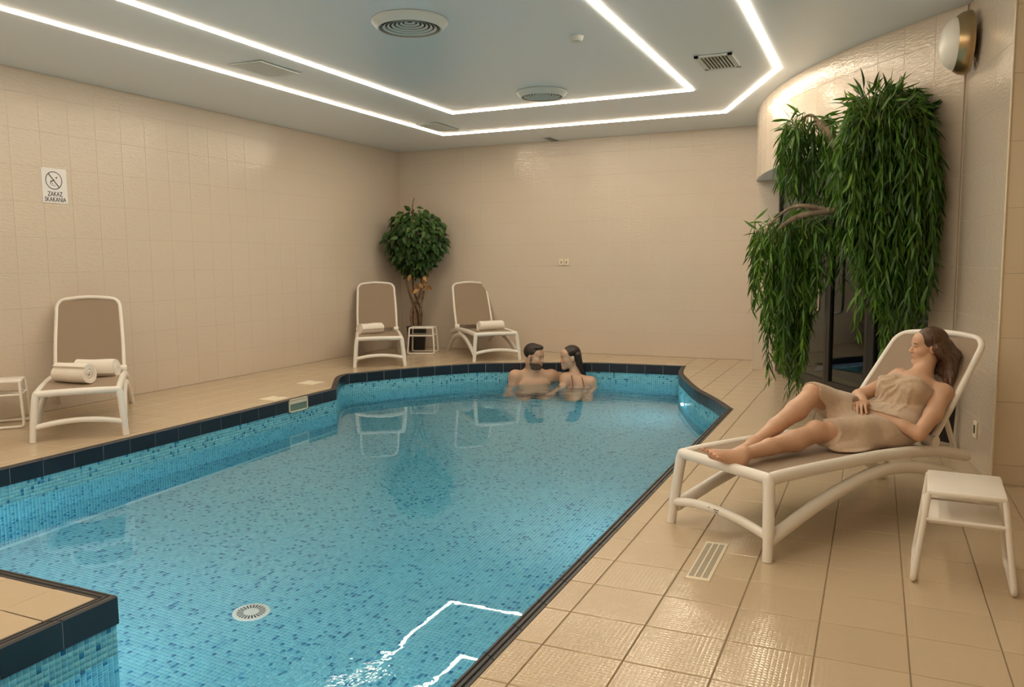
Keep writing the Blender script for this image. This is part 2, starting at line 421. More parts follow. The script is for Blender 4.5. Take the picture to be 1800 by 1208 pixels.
for i in range(-26, 9):
    for j in range(-19, 32):
        x0, y0 = TX0 + i*TX, TY0 + j*TY; x1, y1 = x0+TX, y0+TY
        polys = [[(max(x0, WX), y0), (min(x1, RIGHT_X), y0), (min(x1, RIGHT_X), min(y1, BY)), (max(x0, WX), min(y1, BY))]]
        if x1 <= WX+0.01 or x0 >= RIGHT_X or y0 >= BY-0.01: continue
        cx, cy_ = (x0+x1)/2, (y0+y1)/2
        if y0 > 5.2 and cx > 0.8: continue
        if y0 > 5.2 and math.hypot(cx-CCX, cy_-CCY) < 5.25: continue
        cut = max(x0, WX) != x0 or y1 > BY or x1 > RIGHT_X
        gx, gy = np.meshgrid(np.linspace(x0+.003, x1-.003, 12), np.linspace(y0+.003, y1-.003, 12))
        ins = in_poly(gx, gy, RING_OUT)
        if ins.all(): continue
        if ins.any():
            cut = True
            # the pool is to the left of each run: keep the right side
            runs = edge_runs(x0, x1, y0, y1)
            res = []; strips = []
            for p in polys:
                if len(runs) > 1 or cx < -4.6 and 6.2 < cy_ < 8.2:      # corners and the tight notch: strips cut to the outline
                    k_ = 22
                    for r_ in range(k_):
                        ya, yb = y0+0.002+(y1-y0-0.004)*r_/k_, y0+0.002+(y1-y0-0.004)*(r_+1)/k_; xs_ = np.linspace(x0+0.002, x1-0.002, 90)
                        ok = ~in_poly(xs_, np.full(90, (ya+yb)/2), RING_OUT); j_ = 0
                        while j_ < 90:
                            if not ok[j_]: j_ += 1; continue
                            e_ = j_
                            while e_ < 89 and ok[e_+1]: e_ += 1
                            if xs_[e_]-xs_[j_] > 0.004: strips.append((xs_[j_], ya, xs_[e_], yb))
                            j_ = e_+1
                elif len(runs) <= 1:
                    for a, b in runs:
                        t = (b-a)/np.linalg.norm(b-a); p = clip_half(p, a, np.array([t[1], -t[0]]))
                    res.append(p)
                else:
                    (a1, b1), (a2, b2) = runs[:2]
                    t1 = (b1-a1)/np.linalg.norm(b1-a1); t2 = (b2-a2)/np.linalg.norm(b2-a2)
                    n1, n2 = np.array([t1[1], -t1[0]]), np.array([t2[1], -t2[0]])
                    turn = t1[0]*t2[1]-t1[1]*t2[0]
                    if turn > 0:      # pool convex here: deck is the union of both outsides
                        res.append(clip_half(p, a1, n1)); q = clip_half(p, a1, -n1)
                        if len(q) > 2: res.append(clip_half(q, a2, n2))
                    else: res.append(clip_half(clip_half(p, a1, n1), a2, n2) if len(clip_half(p, a1, n1)) > 2 else [])
            polys = res
            if strips:
                mb = MB()
                for xa, ya, xb, yb in strips: mb.add([(xa,ya,0),(xb,ya,0),(xb,yb,0),(xa,yb,0)], [(0,1,2,3)])
                mb.build('tile', M['floor_tile'], floor)
        polys = [p for p in polys if len(p) > 2 and poly_area(p) > 0.0006]
        if polys: cells.append((math.hypot(cx, cy_), cut, (cx, cy_), polys, bool(in_poly([cx], [cy_], FLOOR_VIS)[0]) and cy_ > 1.2))
cells.sort(key=lambda c: (not c[4], c[0]))
n_obj = 0; rest = MB()
for d, cut, c, polys, vis in cells:
    for p in polys:
        if n_obj < 300 and vis:
            if not cut: o = bpy.data.objects.new('tile', full_tile); COL.objects.link(o); o.parent = floor
            else:
                mb = MB(); mb.add(*tile_verts([(q[0]-c[0], q[1]-c[1]) for q in p])); o = mb.build('tile', M['floor_tile'], floor)
            o.location = (c[0], c[1], 0); n_obj += 1
        else:
            vs, fs = tile_verts(p); rest.add(vs, fs)
tag(rest.build('far_tiles', M['floor_tile'], floor), kind='stuff')

# ------------------------------------------------------------------ walls
def wall_tiles(parent, origin, ux, n, length, z0, z1, m, skip=None, pitch=WT, row=WR, start=0.0, limit=300, zoff=0.0):
    """tiles on a vertical plane: origin at floor, ux horizontal direction, n normal into the room"""
    ux = Vector(ux).normalized(); n = Vector(n).normalized(); uz = Vector((0,0,1))
    R3 = Matrix((ux, uz, n)).transposed().to_4x4()
    cache = {}; k = 0; rest = MB()
    cols = []; s = start
    while s < length - 0.01:
        e = min(length, (s + pitch) if s > start or start == 0 else start + pitch); cols.append((max(s, 0), e)); s = e
    r0 = int(math.floor((z0 - zoff)/row)); r1 = int(math.ceil((z1-zoff)/row))
    for a, b in cols:
        for r in range(r0, r1):
            za, zb = max(z0, zoff + r*row), min(z1, zoff + (r+1)*row)
            if zb-za < 0.012 or b-a < 0.012: continue
            if skip and skip((a+b)/2, (za+zb)/2): continue
            key = (round(b-a, 3), round(zb-za, 3))
            if key not in cache: cache[key] = tile_mesh('tile', b-a, zb-za, m)
            c = Vector(origin) + ux*((a+b)/2) + uz*((za+zb)/2)
            if k < limit:
                o = bpy.data.objects.new('tile', cache[key]); COL.objects.link(o); o.parent = parent
                o.matrix_local = Matrix.Translation(c) @ R3; k += 1
            else:
                vs, fs = tile_verts([(-(b-a)/2, -(zb-za)/2), ((b-a)/2, -(zb-za)/2), ((b-a)/2, (zb-za)/2), (-(b-a)/2, (zb-za)/2)])
                Mx = Matrix.Translation(c) @ R3; rest.add([Mx @ Vector(v) for v in vs], fs)
    if rest.v: tag(rest.build('far_tiles', m, parent), kind='stuff')
G = 0.0015
wl = struct(MB().box((WX-0.2, FRONT_Y, 0), (WX-G, BY+0.2, ZC)).build('wall_left', M['wall_grout']))
# start columns at the far end so the nearest ones out of view fall into the joined rest
wall_tiles(wl, (WX, BY, 0), (0,-1,0), (1,0,0), BY-FRONT_Y, 0, ZC, M['wall_tile'], start=(BY-4.747) % WT - WT)
wb = struct(MB().box((WX, BY+G, 0), (-1.25, BY+0.2, ZC)).build('wall_back', M['wall_grout']))
wall_tiles(wb, (WX, BY, 0), (1,0,0), (0,-1,0), 5.27, 0, ZC, M['wall_tile'])

def arc_pt(a, r=CR): return (CCX + r*math.cos(a), CCY + r*math.sin(a))
A0, A1 = math.pi, math.atan2(6.2-CCY, 0.5-CCX) % (2*math.pi)
AJ0 = math.atan2(9.57-CCY, -1.275-CCX) % (2*math.pi); AJ1 = math.atan2(6.33-CCY, 0.345-CCX) % (2*math.pi)
def arc_block(mb, a0, a1, z0, z1, r=CR-G, th=0.16, n=None):
    n = n or max(2, int((a1-a0)/0.03)); A = np.linspace(a0, a1, n+1)
    poly = [arc_pt(a, r) for a in A] + [arc_pt(a, r-th) for a in A[::-1]]
    mb.prism(poly, z0, z1)
wc = MB(); arc_block(wc, A0, AJ0, 0, ZC); arc_block(wc, AJ0, AJ1, SOFFIT, ZC); arc_block(wc, AJ1, A1, 0, ZC)
wc = struct(wc.build('wall_curved', M['wall_grout'], smooth=20))
pitch_a = 0.272/CR; cache = {}
aj = math.atan2(6.349-CCY, 0.307-CCX) % (2*math.pi)
k0 = int((aj-A0)/pitch_a) + 1
edges = [A0] + [aj + (k-k0)*pitch_a for k in range(k0+4) if A0+0.004 < aj + (k-k0)*pitch_a < A1-0.004] + [A1]
def curved_piece(a, b, za, zb):
    w = (b-a)*CR; mid = (a+b)/2; key = (round(w,3), round(zb-za,3))
    if key not in cache: cache[key] = tile_mesh('tile', w, zb-za, M['wall_tile'])
    o = bpy.data.objects.new('tile', cache[key]); COL.objects.link(o); o.parent = wc
    nn = Vector((math.cos(mid), math.sin(mid), 0)); ux = Vector((-math.sin(mid), math.cos(mid), 0))
    p = arc_pt(mid, CR-0.001)
    o.matrix_local = Matrix.Translation((p[0], p[1], (za+zb)/2)) @ Matrix((ux, Vector((0,0,1)), nn)).transposed().to_4x4()
for a, b in zip(edges[:-1], edges[1:]):
    for r in range(10):
        za, zb = r*WR, min((r+1)*WR, ZC)
        parts = [(a, b, za, zb)]
        if zb <= SOFFIT + 1e-6 or za < SOFFIT:   # cut round the door recess
            parts = []
            lo = (za, min(zb, SOFFIT)); hi = (max(za, SOFFIT), zb)
            if lo[1]-lo[0] > 0.01:
                if a < AJ0: parts.append((a, min(b, AJ0), *lo))
                if b > AJ1: parts.append((max(a, AJ1), b, *lo))
            if hi[1]-hi[0] > 0.01: parts.append((a, b, *hi))
        for q in parts:
            if (q[1]-q[0])*CR > 0.01: curved_piece(*q)
# right wall beside the lounger and the pillar face beyond it
P0, P1 = Vector((0.5, 6.2, 0)), Vector((0.632, 5.149, 0))
d01 = (P1-P0); nR = Vector((d01.y, -d01.x, 0)).normalized()
if nR.x > 0: nR = -nR
mbw = MB(); mbw.prism([tuple((P0 - nR*G)[:2]), tuple((P1 - nR*G)[:2]), tuple((P1 - nR*0.15)[:2]), tuple((P0 - nR*0.15)[:2])], 0, 3.4)
wr = struct(mbw.build('wall_right', M['wall_grout']))
wall_tiles(wr, P0, d01, nR, d01.length, 0, 3.4, M['wall_tile'], pitch=0.36)
wp = struct(MB().box((0.634, 5.149+G, 0), (RIGHT_X, 5.4, 3.4)).build('wall_front', M['wall_grout']))
wall_tiles(wp, (0.632, 5.149, 0), (1,0,0), (0,-1,0), RIGHT_X-0.632, 0, 3.4, M['pillar_tile'], pitch=0.62, row=0.357, zoff=0.112-0.357)
struct(MB().prism([(0.488, 6.212), (0.497, 6.188), (0.53, 6.19), (0.53, 6.23)], 0, ZC).build('trim_2', M['wall_tile']))
trim = struct(MB().tube([(0.632, 5.147, 0), (0.632, 5.147, 3.4)], 0.006, 6).build('trim_1', M['cream'], smooth=40))
struct(MB().box((RIGHT_X, FRONT_Y, 0), (RIGHT_X+0.15, 5.5, ZC)).build('wall_side', M['pillar_tile']))
struct(MB().box((WX, FRONT_Y-0.15, 0), (RIGHT_X+0.15, FRONT_Y, ZC)).build('wall_rear', M['wall_tile']))

# ------------------------------------------------------------------ ceiling
ceil_poly = [(WX-0.2, FRONT_Y-0.15), (RIGHT_X+0.15, FRONT_Y-0.15), (RIGHT_X+0.15, 5.3), (0.66, 5.3), (0.55, 6.18)] + [arc_pt(a, CR-0.02) for a in np.linspace(A1, A0, 18)] + [(-1.3, BY+0.2), (WX-0.2, BY+0.2)]
ceiling = struct(MB().prism(ceil_poly, ZC, ZC+0.12).build('ceiling', M['ceiling']))

# ------------------------------------------------------------------ door recess with glass doors
D = [(-1.0, 9.57), (-0.70, 8.74), (-0.39, 8.14), (-0.03, 7.53), (0.62, 6.62)]
so = [arc_pt(a, CR-G) for a in np.linspace(AJ0, AJ1, 14)] + [(0.62, 6.62), (-0.03+.1, 7.53+.06), (-0.39+.1, 8.14+.06), (-0.6, 8.78), (-0.9, 9.62)]
struct(MB().prism(so, SOFFIT-0.004, SOFFIT-0.001).build('ceiling_recess', M['ceiling']))
wn = struct(MB().box((-1.27, 9.57+G, 0), (-0.85, 9.75, SOFFIT)).build('wall_recess', M['wall_grout']))
wall_tiles(wn, (-1.272, 9.57, 0), (1,0,0), (0,-1,0), 0.3, 0, SOFFIT, M['wall_tile'], pitch=0.6)
struct(MB().prism([(0.35, 6.335), (0.50, 6.20), (0.8, 6.6), (0.63, 6.63)], 0, SOFFIT).build('wall_jamb', M['wall_grout']))
def glazed(name, p, q, zt, stile, rail_b, kids=()):
    p, q = Vector((*p, 0)), Vector((*q, 0)); L = (q-p).length; t = (q-p)/L
    root = struct(empty(name, p, math.atan2(t.y, t.x)))
    for x0 in (0.0, L-stile): MB().bbox((x0+stile/2, 0, zt/2), (stile, 0.05, zt), 0.004).build('stile', M['door_frame'], root)
    MB().bbox((L/2, 0, rail_b/2), (L-2*stile, 0.05, rail_b), 0.004).build('bottom_rail', M['door_frame'], root)
    MB().bbox((L/2, 0, zt-0.04), (L-2*stile, 0.05, 0.08), 0.004).build('top_rail', M['door_frame'], root)
    MB().box((stile-0.005, -0.004, rail_b-0.005), (L-stile+0.005, 0.004, zt-0.07)).build('pane', M['pane'], root)
    return root, L
glazed('window_1', D[0], D[1], SOFFIT, 0.05, 0.12)
d1, L1 = glazed('door_1', D[1], D[2], SOFFIT, 0.055, 0.12)
d2, L2 = glazed('door_2', D[2], D[3], SOFFIT, 0.055, 0.12)
glazed('window_2', D[3], D[4], SOFFIT, 0.085, 0.12)
# big U-shaped pull on the first leaf (its room side is local -y)
hx = L1-0.10
MB().tube(round_path([(hx, -0.025, 1.16), (hx, -0.06, 1.16), (hx, -0.06, 0.75), (hx-0.02, -0.22, 0.75), (hx-0.02, -0.22, 1.55), (hx, -0.06, 1.55), (hx, -0.06, 1.30), (hx, -0.025, 1.30)], [0,.02,.07,.07,.07,.07,.02,0], 6), 0.014, 12).build('handle', M['chrome'], d1, smooth=40)
# unlit room beyond the glass
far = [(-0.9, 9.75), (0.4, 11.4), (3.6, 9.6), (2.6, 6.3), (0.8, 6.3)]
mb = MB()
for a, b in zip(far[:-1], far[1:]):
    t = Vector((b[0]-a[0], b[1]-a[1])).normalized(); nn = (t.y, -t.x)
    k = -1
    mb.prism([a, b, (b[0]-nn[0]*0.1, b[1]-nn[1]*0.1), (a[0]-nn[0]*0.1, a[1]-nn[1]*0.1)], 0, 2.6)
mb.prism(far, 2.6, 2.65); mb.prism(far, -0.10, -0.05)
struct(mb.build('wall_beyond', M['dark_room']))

# ------------------------------------------------------------------ swimming pool
pool = struct(empty('swimming_pool', (-3, 5, 0)))
def pool_child(o): o.parent = pool; o.location = o.location - pool.location; return o
shell = MB()
n = len(RING_WALL)
shell.v = [(p[0], p[1], ZCOP) for p in RING_WALL] + [(p[0], p[1], ZB) for p in RING_WALL]
shell.f = [(i, (i+1) % n, n+(i+1) % n, n+i) for i in range(n)]
shell.add([(p[0], p[1], ZB) for p in RING_WALL], [t for t in tessellate_polygon([[Vector((*p, 0)) for p in RING_WALL]])])
shell = pool_child(shell.build('basin', M['pool_grout']))
# coping: dark glazed tiles with a ribbed nosing, each about 23 cm long
cop_rng = random.Random(4)
for o_, i_ in zip(OUT, INN):
    L = np.linalg.norm(np.diff(np.array(o_), axis=0), axis=1).sum(); nn = max(1, round(L/0.228))
    dens = 3 if len(o_) > 2 else 1
    So, Si = resample(o_, L/(nn*dens)), resample(i_, 1)
    Po = np.array(o_, float); Pi = np.array(i_, float)
    def along(P, ts):
        dd = np.r_[0, np.cumsum(np.linalg.norm(np.diff(P, axis=0), axis=1))]; dd /= dd[-1]
        return np.stack([np.interp(ts, dd, P[:, k]) for k in range(2)], 1)
    for k in range(nn):
        g = 0.0022/ L
        ts = np.linspace(k/nn + g*1.0, (k+1)/nn - g*1.0, dens+1)
        a, b = along(Po, ts), along(Pi, ts)
        c = (a.mean(0)+b.mean(0))/2
        # cross-section from deck edge over three ribs to the rounded pool-side lip and down the face
        prof = [(0,-0.02),(0,0.0),(0.010,0.001),(0.013,-0.004),(0.017,-0.004),(0.020,0.002),(0.030,0.002),(0.033,-0.003),(0.037,-0.003),(0.040,0.002),(0.049,0.001),(COPW,-0.006),(COPW,ZCOP),(COPW-0.012,ZCOP),(COPW-0.012,-0.02)]
        vs = []; m_ = len(prof)
        for q in range(dens+1):
            dirv = (b[q]-a[q]); ww = np.linalg.norm(dirv); dirv /= ww
            for w_, z_ in prof:
                p = a[q] + dirv*(w_*ww/COPW); vs.append((p[0]-c[0], p[1]-c[1], z_))
        fs = []
        for q in range(dens):
            for r_ in range(m_):
                r2 = (r_+1) % m_
                fs.append((q*m_+r_, q*m_+r2, (q+1)*m_+r2, (q+1)*m_+r_))
        fs += [tuple(range(m_))[::-1], tuple(dens*m_ + r_ for r_ in range(m_))]
        mb = MB(); mb.add(vs, fs); me = mb.mesh('coping_tile'); me.materials.append(M['coping']); me.materials.append(M['nosing'])
        for q in range(dens):
            for r_ in range(11): me.polygons[q*m_+r_].material_index = 1
        o = link('coping_tile', me); o.location = (c[0], c[1], 0); pool_child(o)
# pale joints: a continuous strip just behind the glazed faces
J1, J2 = ring(offset_segs(COPW-0.0016)), ring(offset_segs(0.004))
mb = MB(); n = len(J1)
mb.v = [(p[0], p[1], -0.008) for p in J1] + [(p[0], p[1], ZCOP+0.001) for p in J1] + [(p[0], p[1], -0.0055) for p in J2]
mb.f = [(i, n+i, n+(i+1) % n, (i+1) % n) for i in range(n)] + [(i, (i+1) % n, 2*n+(i+1) % n, 2*n+i) for i in range(n)]
pool_child(mb.build('coping_joint', M['joint']))
# mosaic: every little glass tile is a raised chip, coloured at random
MP = 0.0236
def mosaic(name, C_, U, V, Nn, seed):
    n = len(C_); rng = np.random.default_rng(seed); hB, hT = MP/2*0.88, MP/2*0.82
    sgn = [(-1,-1),(1,-1),(1,1),(-1,1)]
    vs = np.empty((n, 8, 3))
    for i, (a, b) in enumerate(sgn):
        vs[:, i] = C_ + U*a*hB + V*b*hB*1.09 - Nn*0.0003
        vs[:, 4+i] = C_ + U*a*hT + V*b*hT*1.12 + Nn*0.0014
    base = np.array([[4,5,6,7],[0,1,5,4],[1,2,6,5],[2,3,7,6],[3,0,4,7]])
    fs = (np.arange(n)[:, None, None]*8 + base[None]).reshape(-1, 4)
    me = bpy.data.meshes.new(name); me.vertices.add(n*8); me.vertices.foreach_set('co', vs.astype(np.float32).ravel())
    me.loops.add(len(fs)*4); me.loops.foreach_set('vertex_index', fs.astype(np.int32).ravel())
    me.polygons.add(len(fs)); me.polygons.foreach_set('loop_start', np.arange(0, len(fs)*4, 4, dtype=np.int32))
    me.update(calc_edges=True)
    at = me.attributes.new('tone', 'FLOAT', 'FACE'); at.data.foreach_set('value', np.repeat(rng.random(n), 5).astype(np.float32))
    me.materials.append(M['mosaic'])
    o = link(name, me); tag(o, kind='stuff'); return pool_child(o)
Cs, Us, Vs, Ns = [], [], [], []
for s in WALLS:
    S = resample(s, MP); mid = (S[1:]+S[:-1])/2; t = S[1:]-S[:-1]; t /= np.linalg.norm(t, axis=1)[:, None]
    nrm = np.stack([-t[:, 1], t[:, 0], np.zeros(len(t))], 1); t3 = np.c_[t, np.zeros(len(t))]
    for z in np.arange(ZCOP - MP/2, ZB + MP/2, -MP):
        Cs.append(np.c_[mid, np.full(len(mid), z)]); Us.append(t3); Vs.append(np.tile([0,0,1.0], (len(mid), 1))); Ns.append(nrm)
Cs, Us, Vs, Ns = map(np.concatenate, (Cs, Us, Vs, Ns))
mosaic('wall_mosaic', Cs, Us, Vs, Ns, 1)
gx, gy = np.meshgrid(np.arange(-5.6, -1.0, MP), np.arange(0.4, 9.7, MP)); gx, gy = gx.ravel(), gy.ravel()
k = in_poly(gx, gy, ring(offset_segs(COPW+0.012))); gx, gy = gx[k], gy[k]
n = len(gx)
mosaic('floor_mosaic', np.c_[gx, gy, np.full(n, ZB)], np.tile([1.0,0,0], (n,1)), np.tile([0,1.0,0], (n,1)), np.tile([0,0,1.0], (n,1)), 2)
# water surface
wat = MB(); wat.add([(p[0], p[1], ZW) for p in ring(offset_segs(COPW-0.0078))], [t for t in tessellate_polygon([[Vector((*p, 0)) for p in RING_WALL]])])
for i, f in enumerate(wat.f):
    a, b, c = [wat.v[j] for j in f]
    if (b[0]-a[0])*(c[1]-a[1])-(b[1]-a[1])*(c[0]-a[0]) < 0: wat.f[i] = f[::-1]
tag(wat.build('water', M['water']), 'clear turquoise water filling the swimming pool', 'water', kind='stuff')
# bottom drain
dr = empty('pool_drain', (-2.99, 3.18, ZB))
MB().lathe([(0.0,0.006),(0.088,0.006),(0.096,0.003),(0.098,0.0)], 40).build('rim', M['white_plastic'], dr, smooth=40)
for k in range(24):
    a = 2*math.pi*k/24; d = Vector((math.cos(a), math.sin(a), 0)); nn = Vector((-d.y, d.x, 0))
    mb = MB(); q = [d*0.040-nn*0.003, d*0.075-nn*0.005, d*0.075+nn*0.005, d*0.040+nn*0.003]
    mb.add([(p.x,p.y,0.0065) for p in q], [(0,1,2,3)]); mb.build('slot', M['vent_dark'], dr)
tag(dr, 'round slotted white drain cover on the pool bottom', 'drain')
# underwater lamps: one in the curved side, others added to light the water
def pool_lamp(p, yaw, label):
    e = empty('pool_lamp', p, yaw)   # local +x points into the water
    Mx = Matrix.Rotation(math.pi/2, 4, 'Y')
    MB().lathe([(0.070,0.0),(0.070,0.010),(0.055,0.016),(0.053,0.0)], 28, Mx).build('flange', M['white_plastic'], e, smooth=40)
    MB().lathe([(0.053,0.010),(0.046,0.026),(0.03,0.036),(0.0,0.040)], 28, Mx).build('lens', M['pool_lamp'], e, smooth=60)
    tag(e, label, 'lamp', 'underwater pool lamps'); return e
pool_lamp((-1.835, 8.53, -0.43), math.radians(180+20), 'lit round underwater lamp in the curved side of the pool')
for y, w_ in ((2.4, 'facing the jutting deck corner'), (4.9, 'below the woman\'s lounger')): pool_lamp((-1.125, y, -0.42), math.pi, 'added unseen fill lamp in the straight pool side, ' + w_)  # added lamps, out of view, to even out the light in the pool
for x, w_ in ((-4.35, 'towards the long wall'), (-3.25, 'close to its corner')): pool_lamp((x, 2.084, -0.42), math.pi/2, 'added unseen fill lamp in the side below the jutting deck, ' + w_)  # more added lamps, on a side turned away from the camera
# skimmer mouth and the lids in the deck
sk = empty('skimmer', (-4.972, 6.02, -0.062), 0)
fr = MB(); w2, h2 = 0.135, 0.062
for a, b in (((-0.002,-w2,h2-0.012),(0.010,w2,h2)),((-0.002,-w2,-h2),(0.010,w2,-h2+0.012)),((-0.002,-w2,-h2),(0.010,-w2+0.012,h2)),((-0.002,w2-0.012,-h2),(0.010,w2,h2))): fr.box(a, b)
fr.build('frame', M['cream'], sk)
MB().box((-0.002,-w2+0.01,-h2+0.01),(0.004,w2-0.01,h2-0.01)).build('throat', mat('skimmer_throat', (0.16,0.24,0.20), 0.4), sk)
MB().bbox((0.006, 0, 0.03), (0.006, 2*w2-0.03, 0.03), 0.002).build('flap', M['cream'], sk)
tag(sk, 'cream framed skimmer mouth in the dark pool coping', 'skimmer')
for (x, y, s, lb) in ((-5.16, 5.90, 0.20, 'pale square hatch in the deck beside the skimmer mouth'), (-5.48, 6.85, 0.22, 'pale square hatch in the deck beside the notch of the coping')):
    e = empty('deck_hatch', (x, y, 0)); MB().bbox((0,0,0.001), (s, s, 0.008), 0.002).build('cover', M['cream'], e)
    MB().lathe([(0.0,0.0056),(0.010,0.0056),(0.012,0.005)], 12, Matrix.Translation((0, s*0.36, 0))).build('lift_hole', M['floor_grout'], e)
    tag(e, lb, 'hatch')

# ------------------------------------------------------------------ LED lines in the ceiling
def led(pts, label):
    w = 0.019; z = ZC-0.007; P = [np.array(p, float) for p in pts]; n = len(P); mb = MB(); L, R_ = [], []
    for i in range(n):
        a, b, c = P[i-1], P[i], P[(i+1) % n]
        t1 = (b-a)/np.linalg.norm(b-a); t2 = (c-b)/np.linalg.norm(c-b)
        n1, n2 = np.array([-t1[1], t1[0]]), np.array([-t2[1], t2[0]]); m_ = (n1+n2)/(1+n1@n2)
        L.append(b+m_*w); R_.append(b-m_*w)
    vs = [(*p, z) for p in L] + [(*p, z) for p in R_] + [(*p, ZC-0.001) for p in L] + [(*p, ZC-0.001) for p in R_]
    fs = []
    for i in range(n):
        j = (i+1) % n
        fs += [(i, n+i, n+j, j)[::-1], (i, j, 2*n+j, 2*n+i)[::-1], (n+i, 3*n+i, 3*n+j, n+j)[::-1]]
    mb.add(vs, fs); o = mb.build('led_line', M['led']); tag(o, label, 'light', 'LED lines in the ceiling'); return o
led([(-5.175, -1.6), (-0.832, -1.6), (-0.832, 7.475), (-1.60, 9.37), (-5.175, 9.33)], 'outer glowing LED line with a slanted corner, framing the other one in the ceiling')
led([(-4.343, -0.7), (-1.70, -0.7), (-1.70, 8.025), (-4.343, 8.04)], 'inner glowing LED line in the ceiling, around the round air vents')
# ------------------------------------------------------------------ ceiling fittings
def round_vent(x, y, r, label):
    e = empty('round_vent', (x, y, ZC-0.002))
    MB().lathe([(r*0.80,-0.052),(r*0.84,-0.054),(r*0.95,-0.026),(r,-0.012),(r,0.0),(r*0.80,0.0)], 48, close=True).build('rim', M['vent'], e, smooth=30)
    MB().lathe([(0,-0.003),(r*0.81,-0.003)], 40).build('throat', M['vent_dark'], e)
    for k in range(6):
        q = r*(0.10+0.112*k); zb_ = -0.012-0.0072*k; MB().lathe([(q+0.010,zb_),(q+0.0125,zb_),(q-0.002,zb_+0.008),(q-0.0045,zb_+0.008)], 40, close=True).build('ring', M['vent'], e, smooth=30)
    tag(e, label, 'vent', 'round ceiling air vents'); return e
round_vent(-2.97, 4.90, 0.262, 'larger looking round ring vent in the open middle of the ceiling')
round_vent(-3.03, 7.44, 0.245, 'round ring vent tucked against the end of the inner LED line')
e = empty('square_vent', (-1.26, 6.98, ZC-0.002))
fr = MB(); a, b = 0.15, 0.245
for p, q in (((-a,-b,-0.012),(-a+0.035,b,0)),((a-0.035,-b,-0.012),(a,b,0)),((-a,-b,-0.012),(a,-b+0.035,0)),((-a,b-0.035,-0.012),(a,b,0))): fr.box(p, q)
fr.build('frame', M['vent'], e)
MB().box((-a+0.03,-b+0.03,-0.003),(a-0.03,b-0.03,-0.001)).build('throat', M['vent_dark'], e)
for k in range(9):
    x = -0.112 + 0.028*k; MB().bbox((x,0,-0.008),(0.003,2*b-0.07,0.014),0, Matrix.Rotation(0.5,4,'Y')).build('slat', M['vent'], e)
tag(e, 'rectangular slatted vent in the ceiling near the curved wall', 'vent')
for (x, y, sx, sy, lb) in ((-4.77, 5.51, 0.165, 0.245, 'flat access panel in the ceiling with an open shadow gap, between the LED lines'), (-4.93, 8.74, 0.14, 0.28, 'flat access panel in the ceiling near the far LED corner')):
    e = empty('access_panel', (x, y, ZC-0.002))
    MB().box((-sx-0.012,-sy-0.012,-0.0015),(sx+0.012,sy+0.012,-0.0005)).build('frame', M['vent'], e)
    MB().bbox((0,0,-0.007),(2*sx,2*sy,0.008),0.002, Matrix.Rotation(math.radians(1.2),4,'Y')).build('leaf', M['vent'], e)
    tag(e, lb, 'panel')
e = empty('slot_vent', (-4.06, 10.28, ZC-0.002))
MB().bbox((0,0,-0.004),(0.12,0.36,0.008),0.002).build('frame', M['vent'], e); MB().box((-0.045,-0.165,-0.0095),(0.045,0.165,-0.0085)).build('slot', M['vent_dark'], e)
for x in (-0.015, 0.015): MB().box((x-0.004,-0.165,-0.012),(x+0.004,0.165,-0.008)).build('bar', M['vent'], e)
tag(e, 'small slot vent in the ceiling by the end wall', 'vent')
e = empty('smoke_detector', (-2.07, 5.76, ZC-0.002)); MB().lathe([(0,-0.035),(0.035,-0.035),(0.05,-0.022),(0.055,0)], 24).build('body', M['vent'], e, smooth=40); MB().lathe([(0,-0.037),(0.008,-0.037),(0.009,-0.034)], 12).build('sensor', M['vent'], e)
tag(e, 'small round smoke detector on the bare ceiling', 'detector')

# ------------------------------------------------------------------ wall fittings
def text_mesh(name, s, size, bold=0.012, sx=0.72):
    cu = bpy.data.curves.new(name, 'FONT'); cu.body = s; cu.size = size; cu.align_x = 'CENTER'; cu.offset = bold*size; cu.extrude = 0.0004; cu.resolution_u = 3
    o = bpy.data.objects.new(name, cu); COL.objects.link(o); bpy.context.view_layer.update()
    me = bpy.data.meshes.new_from_object(o.evaluated_get(bpy.context.evaluated_depsgraph_get())); bpy.data.objects.remove(o)
    for v in me.vertices: v.co.x *= sx
    me.materials.clear(); me.name = name; return me
sg = empty('warning_sign', (WX+0.001, 4.854, 1.97)); sg.rotation_euler = (math.pi/2, 0, math.pi/2)   # local x = world +y, local y = up, local z = into the room
MB().bbox((0,0,0.002),(0.237,0.302,0.003),0.001).build('plate', M['sign_white'], sg)
MB().lathe([(0.072,0.0036),(0.079,0.0036),(0.079,0.0042),(0.072,0.0042)], 48, Matrix.Translation((-0.005,0.045,0)), close=True).build('ring', M['sign_ink'], sg)
q = math.radians(-50); MB().bbox((-0.005,0.045,0.0040),(0.15,0.009,0.0008),0, Matrix.Rotation(q,4,'Z')).build('slash', M['sign_ink'], sg)
fig = MB()
for pts, r in (([(-0.040,0.030),(-0.020,0.040),(0.000,0.052)],0.004),([(0.014,0.068),(0.022,0.074),(0.030,0.078)],0.004),([(-0.034,0.048),(-0.026,0.038),(-0.016,0.040)],0.0028),([(-0.030,0.032),(-0.040,0.014),(-0.032,0.010)],0.0028),([(0.016,0.062),(0.026,0.066)],0.0025),([(-0.030,0.004),(-0.012,0.006),(0.000,0.002),(0.012,0.000)],0.0016)):
    fig.tube([(x, y, 0.0037) for x, y in pts], r, 6, flat=0.15)
fig.lathe([(0,0.0041),(0.0045,0.0041),(0.0045,0.0036)], 10, Matrix.Translation((-0.019,0.018,0)))
fig.build('diver', M['sign_ink'], sg)
for s_, y_, k_ in (('ZAKAZ', -0.090, 0.056), ('SKAKANIA', -0.138, 0.056)):
    o = link('lettering', text_mesh('lettering', s_, k_, 0.012, 0.76), M['sign_ink'], sg); o.location = (0.0, y_, 0.0042)
